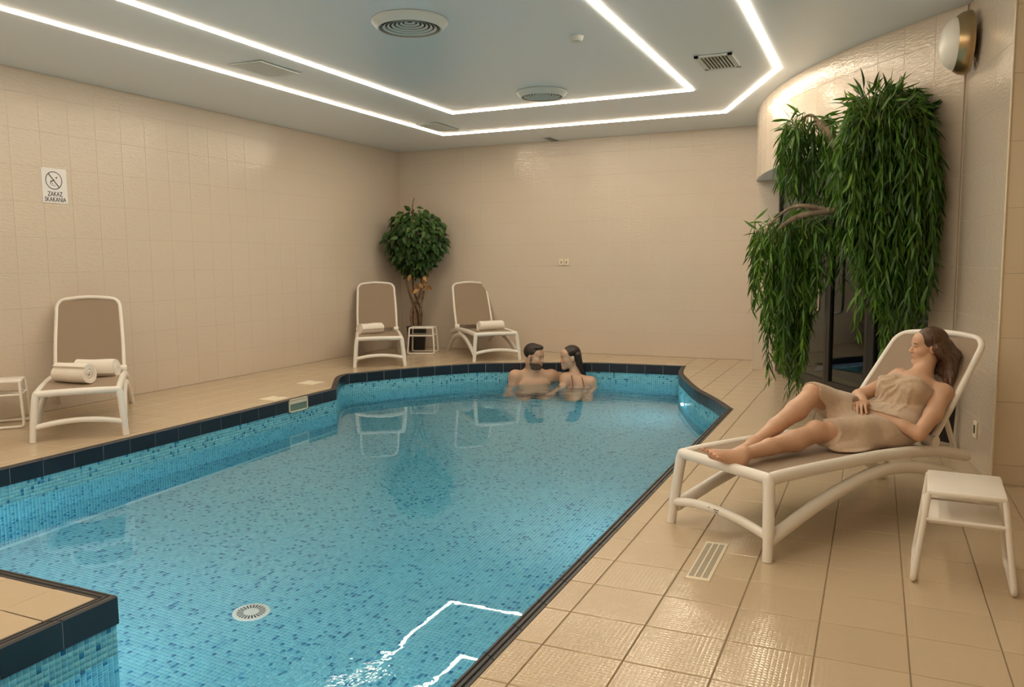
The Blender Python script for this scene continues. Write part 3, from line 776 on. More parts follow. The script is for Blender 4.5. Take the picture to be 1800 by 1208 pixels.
tag(sg, 'white safety sign reading ZAKAZ SKAKANIA with a crossed-out diver', 'sign')
for x, lb in ((-3.986, 'cream wall socket in the end-wall pair, on the side towards the potted tree'), (-3.910, 'cream wall socket in the end-wall pair, on the side towards the curved wall')):
    e = empty('wall_socket', (x, BY-0.001, 1.262)); MB().bbox((0,-0.006,0),(0.070,0.012,0.088),0.003).build('cover', M['cream'], e)
    MB().bbox((0,-0.012,-0.004),(0.014,0.002,0.030),0.0).build('hole', mat('socket_hole', (0.12,0.08,0.05), 0.8), e); tag(e, lb, 'socket', 'sockets on the end wall')
tR = d01.normalized(); RY = math.atan2(nR.y, nR.x)
def on_right(y, z):
    s_ = (y-P0.y)/d01.y; p = P0 + d01*s_; return (p.x, p.y, z)
e = empty('wall_socket', on_right(5.515, 0.236), RY); MB().bbox((0.006,0,0),(0.012,0.075,0.10),0.003).build('cover', M['cream'], e); MB().bbox((0.0125,0.0,0.0),(0.002,0.03,0.05),0).build('hole', M['black'], e); tag(e, 'dark-centred wall socket low beside the reclining woman\'s lounger', 'socket')
e = empty('wall_lamp', on_right(6.02, 2.635), RY)
Mx = Matrix.Rotation(math.pi/2, 4, 'Y')
MB().lathe([(0.0,0.0),(0.08,0.0),(0.08,0.035),(0.0,0.035)], 28, Mx).build('wall_plate', M['black'], e, smooth=40)
MB().lathe([(0.05,0.030),(0.195,0.035),(0.198,0.045),(0.188,0.085),(0.165,0.120),(0.160,0.120),(0.180,0.085),(0.185,0.050),(0.05,0.040)], 48, Mx, close=True).build('brass_rim', M['brass'], e, smooth=40)
MB().lathe([(0.163,0.112),(0.155,0.135),(0.130,0.165),(0.095,0.187),(0.05,0.200),(0.0,0.204)], 48, Mx).build('glass_shade', M['frosted'], e, smooth=60)
tag(e, 'unlit dome wall lamp with brass rim and frosted glass', 'lamp')

# ------------------------------------------------------------------ deck grate
M['grate_slot'] = mat('grate_slot', (0.07,0.065,0.06), 0.6)
gr = empty('floor_grate', (-0.612, 3.344, 0.0))
MB().bbox((0,0,0.001),(0.102,0.456,0.004),0.0015).build('frame', M['cream'], gr)
MB().box((-0.049,-0.226,-0.001),(-0.047,0.226,0.0036)).build('edge', M['floor_grout'], gr)
for k in range(3):
    for j in range(4):
        x = -0.028 + 0.0275*k + (j-1.5)*0.0052; MB().box((x-0.0013,-0.205,0.003),(x+0.0013,0.205,0.0034)).build('slot', M['grate_slot'], gr)
tag(gr, 'slim slotted drain grate let into the tiled deck', 'grate')

# ------------------------------------------------------------------ loungers
def make_lounger(ang, label, loc, rz, group):
    root = empty('sun_lounger', (*loc, 0), rz); W = 0.268; wp_ = M['white_plastic']
    ca, sa = math.cos(ang), math.sin(ang); hy, hz = 1.17, 0.372
    for s in (-1, 1):
        MB().tube(spline([(s*W,0.035,0.335),(s*W,0.10,0.346),(s*W,0.45,0.352),(s*W,0.80,0.350),(s*W,1.10,0.332),(s*W,1.30,0.300),(s*W,1.46,0.262)], 5), 0.025, 12, flat=1.15).build('side_rail', wp_, root, smooth=50)
        MB().tube(spline([(s*W,0.035,0.345),(s*(W+0.010),0.030,0.30),(s*(W+0.028),0.012,0.12),(s*(W+0.037),0.0,0.0)], 4), [0.026]*5+[0.025]*4+[0.022]*4, 12).lathe([(0.0265*math.cos(t_), 0.0265*math.sin(t_)) for t_ in np.linspace(-1.57,1.57,9)], 14, Matrix.Translation((s*W,0.035,0.344))).build('front_leg', wp_, root, smooth=50)
        ar = spline([(s*(W+0.024),0.020,0.085),(s*(W+0.014),0.37,0.205),(s*(W+0.008),0.72,0.278),(s*(W+0.008),1.00,0.268),(s*(W+0.012),1.30,0.190),(s*(W+0.020),1.50,0.075),(s*(W+0.025),1.58,0.0)], 5)
        MB().tube(ar, [0.026]*len(ar), 12, flat=1.2).build('arched_leg', wp_, root, smooth=50)
        MB().bbox((s*W,0.90,0.305),(0.034,0.16,0.05),0.008).build('bracket', wp_, root, smooth=40)
        MB().tube([(s*(W-0.045),hy,hz),(s*(W+0.018),hy,hz)], 0.030, 16).build('hinge_knob', wp_, root, smooth=40)
        p0 = (s*0.20, hy+0.24*ca, hz+0.24*sa-0.01); MB().tube([p0, (s*0.215, hy+0.27, 0.285)], 0.013, 8).build('prop_leg', wp_, root, smooth=40)
    MB().tube(spline([(-W,0.035,0.345),(-0.14,0.022,0.350),(0,0.018,0.352),(0.14,0.022,0.350),(W,0.035,0.345)], 4), 0.0255, 12).build('foot_rail', wp_, root, smooth=50)
    MB().tube(spline([(-W-0.024,0.012,0.105),(-0.15,0.008,0.132),(0,0.006,0.142),(0.15,0.008,0.132),(W+0.024,0.012,0.105)], 4), 0.019, 12, flat=1.1).build('stretcher', wp_, root, smooth=50)
    MB().tube([(-0.215, hy+0.24, 0.31), (0.215, hy+0.24, 0.31)], 0.012, 8).build('prop_bar', wp_, root, smooth=40)
    MB().tube([(-W, 1.44, 0.268), (W, 1.44, 0.268)], 0.018, 10).build('rear_rail', wp_, root, smooth=40)
    def sheet(grid, th):
        mb = MB(); ny, nx = len(grid), len(grid[0])
        top = [p for r in grid for p in r]
        e1, e2 = Vector(grid[0][1])-Vector(grid[0][0]), Vector(grid[1][0])-Vector(grid[0][0]); nn = e1.cross(e2).normalized()
        mb.v = [tuple(p) for p in top] + [tuple(Vector(p)-nn*th) for p in top]; k = nx*ny
        for j in range(ny-1):
            for i in range(nx-1):
                a = j*nx+i; mb.f += [(a,a+1,a+nx+1,a+nx), (k+a,k+a+nx,k+a+nx+1,k+a+1)]
        for j in range(ny-1):
            a, b = j*nx, (j+1)*nx; mb.f += [(a,b,k+b,k+a), (a+nx-1,k+a+nx-1,k+b+nx-1,b+nx-1)]
        for i in range(nx-1):
            a = i; mb.f += [(a,k+a,k+a+1,a+1)]; a = (ny-1)*nx+i; mb.f += [(a,a+1,k+a+1,k+a)]
        return mb
    ys = np.linspace(0.040, 1.15, 14); zr = lambda y: np.interp(y, [0.0,0.10,0.45,0.8,1.15], [0.352,0.364,0.370,0.367,0.345])
    sheet([[(x, y, zr(y) - 0.014*(1-(x/0.25)**2)) for x in np.linspace(-0.25,0.25,9)] for y in ys], 0.004).build('seat_sling', M['sling'], root, smooth=60)
    BL = 0.665
    def bp(x, l, o=0.0): return (x, hy + l*ca - o*sa, hz + l*sa + o*ca)
    loop = round_path([bp(-0.262,-0.02), bp(-0.262,0.25), bp(-0.245,BL-0.012), bp(0.0,BL+0.022), bp(0.245,BL-0.012), bp(0.262,0.25), bp(0.262,-0.02)], [0,0.1,0.075,0.2,0.075,0.1,0], 6)
    MB().tube(loop, 0.0165, 12, up=(0,-sa,ca)).build('back_frame', wp_, root, smooth=50)
    ls = np.linspace(0.02, BL-0.004, 12); rows = []
    for l in ls:
        hw = np.interp(l, [0, 0.25, BL-0.09, BL-0.05, BL-0.02, BL], [0.255, 0.253, 0.240, 0.232, 0.215, 0.18])
        rows.append([bp(x*hw/0.25, l + 0.018*(1-(x/0.25)**2)*(l/BL)**6, 0.010 - 0.016*(1-(x/0.25)**2)) for x in np.linspace(-0.25,0.25,9)])
    sheet(rows, 0.004).build('back_sling', M['sling'], root, smooth=60)
    tag(root, label, 'lounger', group)
    return root
GL = 'white framed sun loungers'
loungerR = make_lounger(math.radians(47), 'white sun lounger that the woman in the towel reclines on', (-0.624, 3.602), math.atan2(-0.59, 0.807), GL)
loungerL = make_lounger(math.radians(66), 'empty white sun lounger with two rolled towels on its taupe seat', (-5.299, 3.974), math.atan2(0.741, 0.671), GL)
loungerB1 = make_lounger(math.radians(68), 'white sun lounger with one rolled towel, standing between the long wall and the corner tree', (-5.516, 8.234), math.atan2(0.574, 0.819), GL)
loungerB2 = make_lounger(math.radians(64), 'white sun lounger with one rolled towel, standing against the end wall', (-4.417, 9.273), math.atan2(0.66, 0.751), GL)
# printed marks on the near lounger's stretcher
mk = MB()
for dx, dz in ((-0.035,0.004),(0.0,0.002),(0.008,0.003),(0.016,0.002),(0.024,0.003),(0.006,-0.007),(0.013,-0.007),(0.020,-0.008)):
    mk.bbox((dx, -0.0125+0.0, 0.145+dz), (0.0045,0.003,0.0035), 0)
mk.build('printed_mark', M['black'], loungerR)

# ------------------------------------------------------------------ rolled towels
def towel_roll(name, R_, L_, turns, seed):
    rng = random.Random(seed); pitch = R_/ (turns+0.35); th = pitch*0.86; n = int(turns*26)
    sp_o, sp_i = [], []
    for k in range(n+1):
        a = 2*math.pi*turns*k/n; r = 0.35*pitch + pitch*a/(2*math.pi)
        wob = 1 + 0.03*math.sin(3*a+seed)
        ca_, sa_ = math.cos(a+seed), math.sin(a+seed)
        sp_o.append(((r+th/2)*wob*ca_, (r+th/2)*wob*sa_)); sp_i.append(((r-th/2)*wob*ca_, (r-th/2)*wob*sa_))
    mb = MB(); xs = np.linspace(-L_/2, L_/2, 9); m_ = n+1
    for i, x in enumerate(xs):
        e_ = 1.0 if i in (0, 8) else 0.0
        for k in range(m_):
            sh = 0.006*math.sin(k*0.21+seed) + 0.010*(k/m_)*math.sin(seed*2.1) if i in (0, 8) else 0
            q = 1 + 0.03*math.sin(x*23+seed)*math.sin(k*0.11)
            mb.v.append((x+sh*(1 if i else -1), sp_o[k][0]*q*(1-0.02*e_), max(sp_o[k][1]*q, -0.93*R_)))
        for k in range(m_):
            sh = 0.006*math.sin(k*0.21+seed) + 0.010*(k/m_)*math.sin(seed*2.1) if i in (0, 8) else 0
            q = 1 + 0.03*math.sin(x*23+seed)*math.sin(k*0.11)
            mb.v.append((x+sh*(1 if i else -1), sp_i[k][0]*q, max(sp_i[k][1]*q, -0.90*R_)))
    S = 2*m_
    for i in range(8):
        for k in range(m_-1):
            a, b = i*S+k, (i+1)*S+k
            mb.f += [(a,a+1,b+1,b), (a+m_,b+m_,b+m_+1,a+m_+1)]
        for k in (0, m_-1):
            a, b = i*S+k, (i+1)*S+k; mb.f.append((a,b,b+m_,a+m_) if k == 0 else (a,a+m_,b+m_,b))
    for k in range(m_-1):
        mb.f.append((k,k+m_,k+m_+1,k+1)); a = 8*S+k; mb.f.append((a,a+1,a+m_+1,a+m_))
    return mb.mesh(name, 50)
def towel(lounger, lx, ly, lz, yaw, R_, L_, turns, seed, label):
    o = link('rolled_towel', towel_roll('rolled_towel', R_, L_, turns, seed), M['towel'])
    o.matrix_world = lounger.matrix_basis @ Matrix.Translation((lx, ly, lz)) @ Matrix.Rotation(yaw, 4, 'Z')
    tag(o, label, 'towel', 'rolled white towels'); return o
towel(loungerL, -0.06, 0.46, 0.432, math.radians(-42), 0.076, 0.30, 3.2, 1.0, 'rolled white towel with a wide spiral end, lying in front of another roll')
towel(loungerL, 0.08, 0.80, 0.425, math.radians(-22), 0.074, 0.34, 4.2, 2.3, 'rolled white towel lying behind another roll, against the taupe backrest')
towel(loungerB1, -0.10, 0.66, 0.422, math.radians(36), 0.070, 0.34, 4.0, 3.1, 'rolled white towel on the lounger between long wall and corner tree')
towel(loungerB2, 0.06, 0.52, 0.422, math.radians(10), 0.070, 0.34, 4.0, 0.4, 'rolled white towel on the lounger against the end wall')

# ------------------------------------------------------------------ side tables
def side_table(loc, rz, label):
    root = empty('side_table', (*loc, 0), rz); wp_ = M['white_plastic']
    for s in (-1, 1):
        MB().tube(round_path([(s*0.128,-0.165,0.362),(s*0.170,-0.188,0.012),(s*0.170,0.188,0.012),(s*0.128,0.165,0.362)], [0,0.03,0.03,0], 5), 0.0115, 10).build('sled_leg', wp_, root, smooth=50)
    MB().bbox((0,0,0.366),(0.270,0.350,0.020),0.008).build('table_top', wp_, root, smooth=40)
    sh = empty('shelf', (0,0,0)); sh.parent = root
    MB().bbox((0,0,0.248),(0.252,0.325,0.008),0.003).build('tray', wp_, sh, smooth=40)
    for s in (-1, 1): MB().tube([(s*0.141,-0.176,0.262),(s*0.141,0.176,0.262)], 0.008, 8).build('rail', wp_, sh, smooth=40)
    for s in (-1, 1): MB().tube([(-0.141,s*0.174,0.262),(0.141,s*0.174,0.262)], 0.008, 8).build('rail', wp_, sh, smooth=40)
    tag(root, label, 'table', 'white side tables'); return root
side_table((0.352, 3.592), math.radians(-3), 'white plastic side table with lower shelf, beside the woman\'s lounger')
side_table((-6.335, 4.06), math.radians(47.8-90), 'white plastic side table beside the lounger with two towels')
side_table((-5.79, 9.73), math.radians(20+90), 'white plastic side table in front of the potted tree')

# ------------------------------------------------------------------ black bin behind the near lounger
e = empty('waste_bin', (0.41, 5.93, 0)); MB().lathe([(0,0),(0.085,0),(0.105,0.49),(0.108,0.50),(0.098,0.50),(0.08,0.02),(0,0.02)], 28).build('body', M['black'], e, smooth=40)
MB().lathe([(0.112,0.485),(0.112,0.505),(0.104,0.505),(0.104,0.485)], 28, close=True).build('rim', M['black'], e, smooth=30)
tag(e, 'small black bin behind the raised lounger back', 'bin')
# ------------------------------------------------------------------ plants
def leaf_mat(name, ramp):
    m = bpy.data.materials.new(name); m.use_nodes = True; nt = m.node_tree; b = nt.nodes['Principled BSDF']; b.inputs['Roughness'].default_value = 0.45
    at = nt.nodes.new('ShaderNodeAttribute'); at.attribute_name = 'tone'; oi = nt.nodes.new('ShaderNodeObjectInfo')
    mx = nt.nodes.new('ShaderNodeMath'); mx.operation = 'ADD'; nt.links.new(at.outputs['Fac'], mx.inputs[0])
    m2 = nt.nodes.new('ShaderNodeMath'); m2.operation = 'MULTIPLY'; m2.inputs[1].default_value = 0.3; nt.links.new(oi.outputs['Random'], m2.inputs[0]); nt.links.new(m2.outputs[0], mx.inputs[1])
    cr = nt.nodes.new('ShaderNodeValToRGB'); el = cr.color_ramp.elements
    el[0].position = ramp[0][0]; el[0].color = (*ramp[0][1], 1); el[1].position = ramp[-1][0]; el[1].color = (*ramp[-1][1], 1)
    for p, c in ramp[1:-1]: e_ = el.new(p); e_.color = (*c, 1)
    nt.links.new(mx.outputs[0], cr.inputs[0]); nt.links.new(cr.outputs[0], b.inputs['Base Color'])
    tr = nt.nodes.new('ShaderNodeBsdfTranslucent'); nt.links.new(cr.outputs[0], tr.inputs['Color'])
    ms = nt.nodes.new('ShaderNodeMixShader'); ms.inputs[0].default_value = 0.25; nt.links.new(b.outputs[0], ms.inputs[1]); nt.links.new(tr.outputs[0], ms.inputs[2])
    nt.links.new(ms.outputs[0], nt.nodes['Material Output'].inputs[0]); return m
M['willow_leaf'] = leaf_mat('willow_leaf', [(0.0, (0.010,0.042,0.003)), (0.5, (0.042,0.130,0.006)), (0.95, (0.12,0.26,0.018)), (1.0, (0.16,0.30,0.03))])
M['ficus_leaf'] = leaf_mat('ficus_leaf', [(0.0, (0.025,0.070,0.016)), (0.5, (0.055,0.130,0.028)), (0.9, (0.12,0.20,0.045)), (1.1, (0.22,0.26,0.09))])
M['dry_leaf'] = mat('dry_leaf', (0.36,0.20,0.07), 0.6, var=0.4)
M['bark'] = mat('bark', (0.17,0.10,0.055), 0.85, noise=(18, 0.5), bump=(40, 0.6, 0.01))
M['driftwood'] = mat('driftwood', (0.19,0.14,0.09), 0.85, noise=(14, 0.4), bump=(30, 0.6, 0.01))
M['soil'] = mat('soil', (0.05,0.035,0.02), 0.95)
def leaf_blade(kind):
    if kind == 'willow': st = [(0,0.10),(0.25,0.85),(0.5,1.0),(0.78,0.6),(1.0,0.0)]; w, dr = 0.072, 0.16
    else: st = [(0,0.10),(0.18,0.8),(0.42,1.0),(0.72,0.62),(1.0,0.0)]; w, dr = 0.27, 0.16
    vs, fs = [], []
    for t, q in st:
        z = -dr*t*t; vs += [(t, -w*q, z + w*q*0.45), (t, 0, z), (t, w*q, z + w*q*0.45)]
    for i in range(len(st)-1):
        a = 3*i; fs += [(a, a+3, a+4, a+1), (a+1, a+4, a+5, a+2)]
    return np.array(vs), fs
def leaf_frames(pos, dirs, ups, size):
    """N x 4 x 4 frames: x along the leaf"""
    d = dirs/np.linalg.norm(dirs, axis=1)[:, None]; s = np.cross(ups, d); s /= (np.linalg.norm(s, axis=1)[:, None]+1e-9); n = np.cross(d, s)
    return d*size[:, None], s*size[:, None], n*size[:, None], pos
def foliage(name, kind, X, Y, Z, P, tone, m, parent, n_parts, campos=(0,0,CAM_H)):
    bv, bf = leaf_blade(kind); N_ = len(P); dist = np.linalg.norm(P + np.array(parent.location) - np.array(campos), axis=1)
    size = np.linalg.norm(X, axis=1); order = np.argsort(dist/size)
    parts, rest = order[:n_parts], order[n_parts:]
    base = bpy.data.meshes.new('leaf'); base.from_pydata([tuple(v) for v in bv], [], bf); base.shade_smooth(); base.materials.append(m)
    for i in parts:
        o = bpy.data.objects.new('leaf', base); COL.objects.link(o); o.parent = parent
        mx = np.eye(4); mx[:3,0], mx[:3,1], mx[:3,2], mx[:3,3] = X[i], Y[i], Z[i], P[i]; o.matrix_local = Matrix(mx.tolist())
    V = (P[rest][:, None] + bv[None, :, 0:1]*X[rest][:, None] + bv[None, :, 1:2]*Y[rest][:, None] + bv[None, :, 2:3]*Z[rest][:, None]).reshape(-1, 3)
    F = (np.arange(len(rest))[:, None, None]*len(bv) + np.array(bf)[None]).reshape(-1, 4)
    me = bpy.data.meshes.new(name); me.vertices.add(len(V)); me.vertices.foreach_set('co', V.astype(np.float32).ravel())
    me.loops.add(len(F)*4); me.loops.foreach_set('vertex_index', F.astype(np.int32).ravel()); me.polygons.add(len(F)); me.polygons.foreach_set('loop_start', np.arange(0, len(F)*4, 4, dtype=np.int32)); me.update(calc_edges=True); me.shade_smooth()
    at = me.attributes.new('tone', 'FLOAT', 'FACE'); at.data.foreach_set('value', np.repeat(tone[rest], len(bf)).astype(np.float32)); me.materials.append(m)
    o = link(name, me, None, parent); tag(o, kind='stuff'); return o

# ---- corner tree in a black pot
tree = empty('potted_tree', (-6.09, 10.06, 0)); rng = np.random.default_rng(5)
MB().lathe([(0,0),(0.115,0),(0.145,0.33),(0.15,0.345),(0.135,0.345),(0.13,0.30),(0,0.30)], 32).build('pot', M['black'], tree, smooth=40)
MB().lathe([(0,0.305),(0.132,0.300)], 24).build('soil', M['soil'], tree)
for k in range(6):
    a = k*1.05; x, y = 0.05*math.cos(a), 0.05*math.sin(a); top = (0.15*math.cos(a*1.7+.4), 0.10*math.sin(a*1.7+.4))
    pts = spline([(x,y,0.29),(x*1.3+0.02*math.sin(k),y*1.3,0.55),(top[0]*0.8,top[1]*0.8,0.85),(top[0]+0.03*math.cos(k*2),top[1],1.15),(top[0]*0.7,top[1]*0.7,1.55+0.08*(k%3))], 5)
    MB().tube(pts, np.linspace(0.024-0.002*(k%3), 0.008, len(pts)), 8).build('trunk', M['bark'], tree, smooth=50)
MB().tube(spline([(0.0,0.02,1.5),(-0.03,0,1.9),(-0.02,0,2.12),(0.01,0,2.20)], 4), np.linspace(0.010,0.006,13), 6).build('leader', M['bark'], tree, smooth=50)
Pn, Dn = [], []
while len(Pn) < 1300:
    p = rng.uniform(-1, 1, 3); r = np.linalg.norm(p)
    if r > 1 or r < 0.45: continue
    z = 1.56 + 0.50*p[2]; wid = np.interp(z, [1.02,1.15,1.35,1.6,1.85,2.05], [0.20,0.26,0.40,0.50,0.50,0.46])
    q = np.array([p[0]*wid/0.95, p[1]*0.36*wid/0.5, z])
    Pn.append(q); o_ = np.array([p[0], p[1]*0.8, 0.15]); o_ /= np.linalg.norm(o_)+1e-6
    Dn.append(o_*0.6 + np.array([0,0,-0.75]) + rng.normal(0, 0.35, 3))
Pn, Dn = np.array(Pn), np.array(Dn)
k = (Pn[:, 0] + tree.location.x > WX+0.15) & (Pn[:, 1] + tree.location.y < BY-0.14); Pn, Dn = Pn[k], Dn[k]
up = np.c_[Pn[:, 0], Pn[:, 1]-0.3, np.full(len(Pn), 0.6)] + rng.normal(0, .3, (len(Pn), 3))
X, Y_, Z, P_ = leaf_frames(Pn, Dn, up, rng.uniform(0.085, 0.135, len(Pn)))
tone = np.clip(rng.normal(0.35, 0.25, len(Pn)) + 0.25*(Pn[:, 2]-1.6), 0, 1)
foliage('foliage', 'ficus', X, Y_, Z, P_, tone, M['ficus_leaf'], tree, 240)
bv, bf = leaf_blade('ficus')
for k in range(11):
    p = np.array([0.10+0.13*math.sin(k*2.1), -0.05+0.06*math.cos(k*1.3), 1.00+0.11*math.sin(k*3.7)]); d = np.array([[math.cos(k), math.sin(k*1.7), -0.9]])
    x, y, z, _ = leaf_frames(p[None], d, np.array([[0.2,-1.0,0.4]]), np.array([0.11]))
    mb = MB(); mb.add([p + v[0]*x[0] + v[1]*y[0] + v[2]*z[0] for v in bv], bf); mb.build('dry_leaf', M['dry_leaf'], tree, smooth=60)
tag(tree, 'leafy tree with several thin trunks in a black pot, standing in the corner', 'tree')

# ---- weeping foliage mounted on the curved wall, hanging in front of the glass doors
_Rm = np.array(_R)
def at(px, py, Yd):
    d = _Rm @ np.array([px-900, -(py-604), -FPX]); return np.array([0,0,CAM_H]) + d*(Yd/d[1])
hang = empty('hanging_plant', (-0.10, 6.72, 2.30)); H0 = np.array(hang.location); rng = np.random.default_rng(11)
def local(p): return tuple(np.array(p)-H0)
bracket_p = at(1500, 250, 6.86)
MB().tube(spline([local(at(1512,262,6.90)), local(at(1492,255,6.75)), local(at(1475,262,6.70)), local(at(1458,236,6.72)), local(at(1440,216,6.78))], 6), np.linspace(0.055,0.034,25), 12).build('trunk', M['driftwood'], hang, smooth=50)
MB().tube(spline([local(at(1490,255,6.75)), local(at(1500,215,6.55)), local(at(1535,190,6.40)), local(at(1580,205,6.28)), local(at(1615,245,6.15))], 6), np.linspace(0.045,0.015,25), 10).build('branch', M['driftwood'], hang, smooth=50)
MB().tube(spline([local(at(1480,270,6.72)), local(at(1478,330,6.74)), local(at(1468,366,6.66)), local(at(1430,374,6.64)), local(at(1395,384,6.68)), local(at(1370,402,6.75))], 6), np.linspace(0.042,0.014,31), 10).build('branch', M['driftwood'], hang, smooth=50)
MB().tube(spline([local(at(1450,370,6.64)), local(at(1415,362,6.62)), local(at(1385,368,6.66)), local(at(1352,395,6.76))], 6), np.linspace(0.022,0.008,19), 8).build('branch', M['driftwood'], hang, smooth=50)
MB().tube(spline([local(at(1442,218,6.78)), local(at(1425,202,6.84)), local(at(1405,215,6.88)), local(at(1385,250,6.92))], 6), np.linspace(0.014,0.006,19), 6).build('branch', M['driftwood'], hang, smooth=50)
wp0 = np.array(arc_pt(math.atan2(bracket_p[1]-CCY, bracket_p[0]-CCX), CR-0.002)); 
e0 = local((wp0[0], wp0[1], bracket_p[2]-0.01))
MB().tube([e0, local(at(1505,258,6.80))], 0.030, 10).build('wall_bracket', M['driftwood'], hang, smooth=40)
strands = []   # (start px, start py, depth, end py, sideways drift px)
def lerp(x, xs, ys): return float(np.interp(x, xs, ys))
for _ in range(190):      # big mass
    ex = rng.uniform(1470, 1652); sx = 1545 + (ex-1545)*rng.uniform(0.15, 0.75)
    top = lerp(sx, [1470,1490,1515,1550,1590,1625,1650], [262,225,185,178,195,235,300]) + rng.uniform(0, 60)
    ey = lerp(ex, [1470,1485,1500,1530,1560,1600,1630,1652], [400,450,475,540,570,575,540,430]) - abs(rng.normal(0, 60))
    strands.append((sx, top, rng.uniform(6.02, 6.42), ey, ex-sx))
for ex, ey in ((1507,590),(1515,545),(1553,655),(1560,672),(1556,640),(1566,628),(1595,588),(1612,585),(1622,580),(1605,590),(1500,500),(1548,600)): strands.append((1545+(ex-1545)*0.6, 250, rng.uniform(6.0,6.3), ey, (ex-1545)*0.4))
for _ in range(48):       # upper left tuft
    ex = rng.uniform(1368, 1470); sx = 1425 + (ex-1425)*rng.uniform(0.3, 0.9); top = lerp(sx, [1370,1390,1420,1470], [262,222,206,240]) + rng.uniform(0, 25)
    ey = lerp(ex, [1368,1380,1420,1470], [315,350,352,380]) - abs(rng.normal(0, 30)); strands.append((sx, top, rng.uniform(6.62, 6.95), ey, ex-sx))
for _ in range(72):      # lower left curtain
    ex = rng.uniform(1314, 1442); sx = 1385 + (ex-1385)*rng.uniform(0.4, 1.0); top = lerp(sx, [1320,1345,1380,1445], [425,402,390,392]) + rng.uniform(0, 34)
    ey = lerp(ex, [1314,1325,1345,1365,1385,1405,1425,1442], [490,520,600,650,670,668,590,500]) - abs(rng.normal(0, 50)); strands.append((sx, top, rng.uniform(6.75, 7.08), ey, ex-sx))
for ex, ey in ((1352,668),(1349,640),(1384,695),(1400,690),(1410,680),(1322,545)): strands.append((ex+6, 400, 6.95, ey, -6))
for _ in range(12):       # thin wisps between the masses
    ex = rng.uniform(1440, 1478); strands.append((ex, rng.uniform(375, 400), 6.8, rng.uniform(430, 520), rng.uniform(-4, 4)))
tw = MB(); LP, LD, LU, LS, LT = [], [], [], [], []
for sx, sy, dep, ey, drift in strands:
    a = at(sx, sy, dep); b = at(sx+drift, ey, dep + rng.uniform(-0.06, 0.06)); h_ = a[2]-b[2]
    if h_ < 0.1: continue
    out = b-a; out[2] = 0
    pts = spline([a, a + out*0.55 + np.array([0,0,0.06+0.10*np.linalg.norm(out)]), a + out*0.95 + np.array([0,0,-0.30*h_]), b + np.array([0,0,0.25*h_]) + rng.normal(0,0.012,3), b], 5)
    S = resample(pts, 0.06); tw.tube([local(p) for p in S], np.linspace(0.0032, 0.0012, len(S)), 4, cap=False)
    L_ = resample(pts, 0.027); tone_s = rng.normal(0.34, 0.28)
    for i in range(3, len(L_)):
        t = L_[i]-L_[i-1]; t /= np.linalg.norm(t); ang = i*2.4 + rng.uniform(-.6,.6)
        side = np.array([math.cos(ang), math.sin(ang), 0]); d = t*rng.uniform(0.65,1.0) + side*rng.uniform(0.25,0.95) + np.array([0,0,-0.25])
        LP.append(L_[i]-H0); LD.append(d); LU.append(side*0.6 + rng.normal(0,0.4,3) + np.array([0,0,0.4])); LS.append(rng.uniform(0.085, 0.155)*(0.75 + 0.25*min(1, (len(L_)-i)/6))); LT.append(tone_s + rng.normal(0,0.12))
# upright sprigs on top
for px, py, tx, ty in ((1530,190,1518,158),(1535,195,1548,165),(1545,195,1570,178),(1590,200,1603,180),(1595,215,1640,185),(1520,200,1495,180),(1570,195,1556,160),(1600,220,1618,205)):
    a, b = at(px,py,6.35), at(tx,ty,6.32); S = resample([a, b], 0.022); tw.tube([local(p) for p in S], 0.0028, 4, cap=False) if len(S) > 1 else None
    for i in range(1, len(S)):
        t = (b-a)/np.linalg.norm(b-a); ang = i*2.4+px; side = np.array([math.cos(ang), 0.5*math.sin(ang), 0.25*math.sin(ang*1.3)])
        LP.append(S[i]-H0); LD.append(t*0.7+side*0.8); LU.append(rng.normal(0,1,3)); LS.append(rng.uniform(0.12,0.18)); LT.append(rng.normal(0.5,0.15))
M['twig'] = mat('twig', (0.085,0.12,0.02), 0.7)
tag(tw.build('twigs', M['twig'], hang), kind='stuff')
X, Y_, Z, P_ = leaf_frames(np.array(LP), np.array(LD), np.array(LU), np.array(LS))
foliage('foliage', 'willow', X, Y_, Z, P_, np.clip(np.array(LT), 0, 1), M['willow_leaf'], hang, 290)
tag(hang, 'weeping green foliage on driftwood branches, hanging before the glass doors', 'plant')
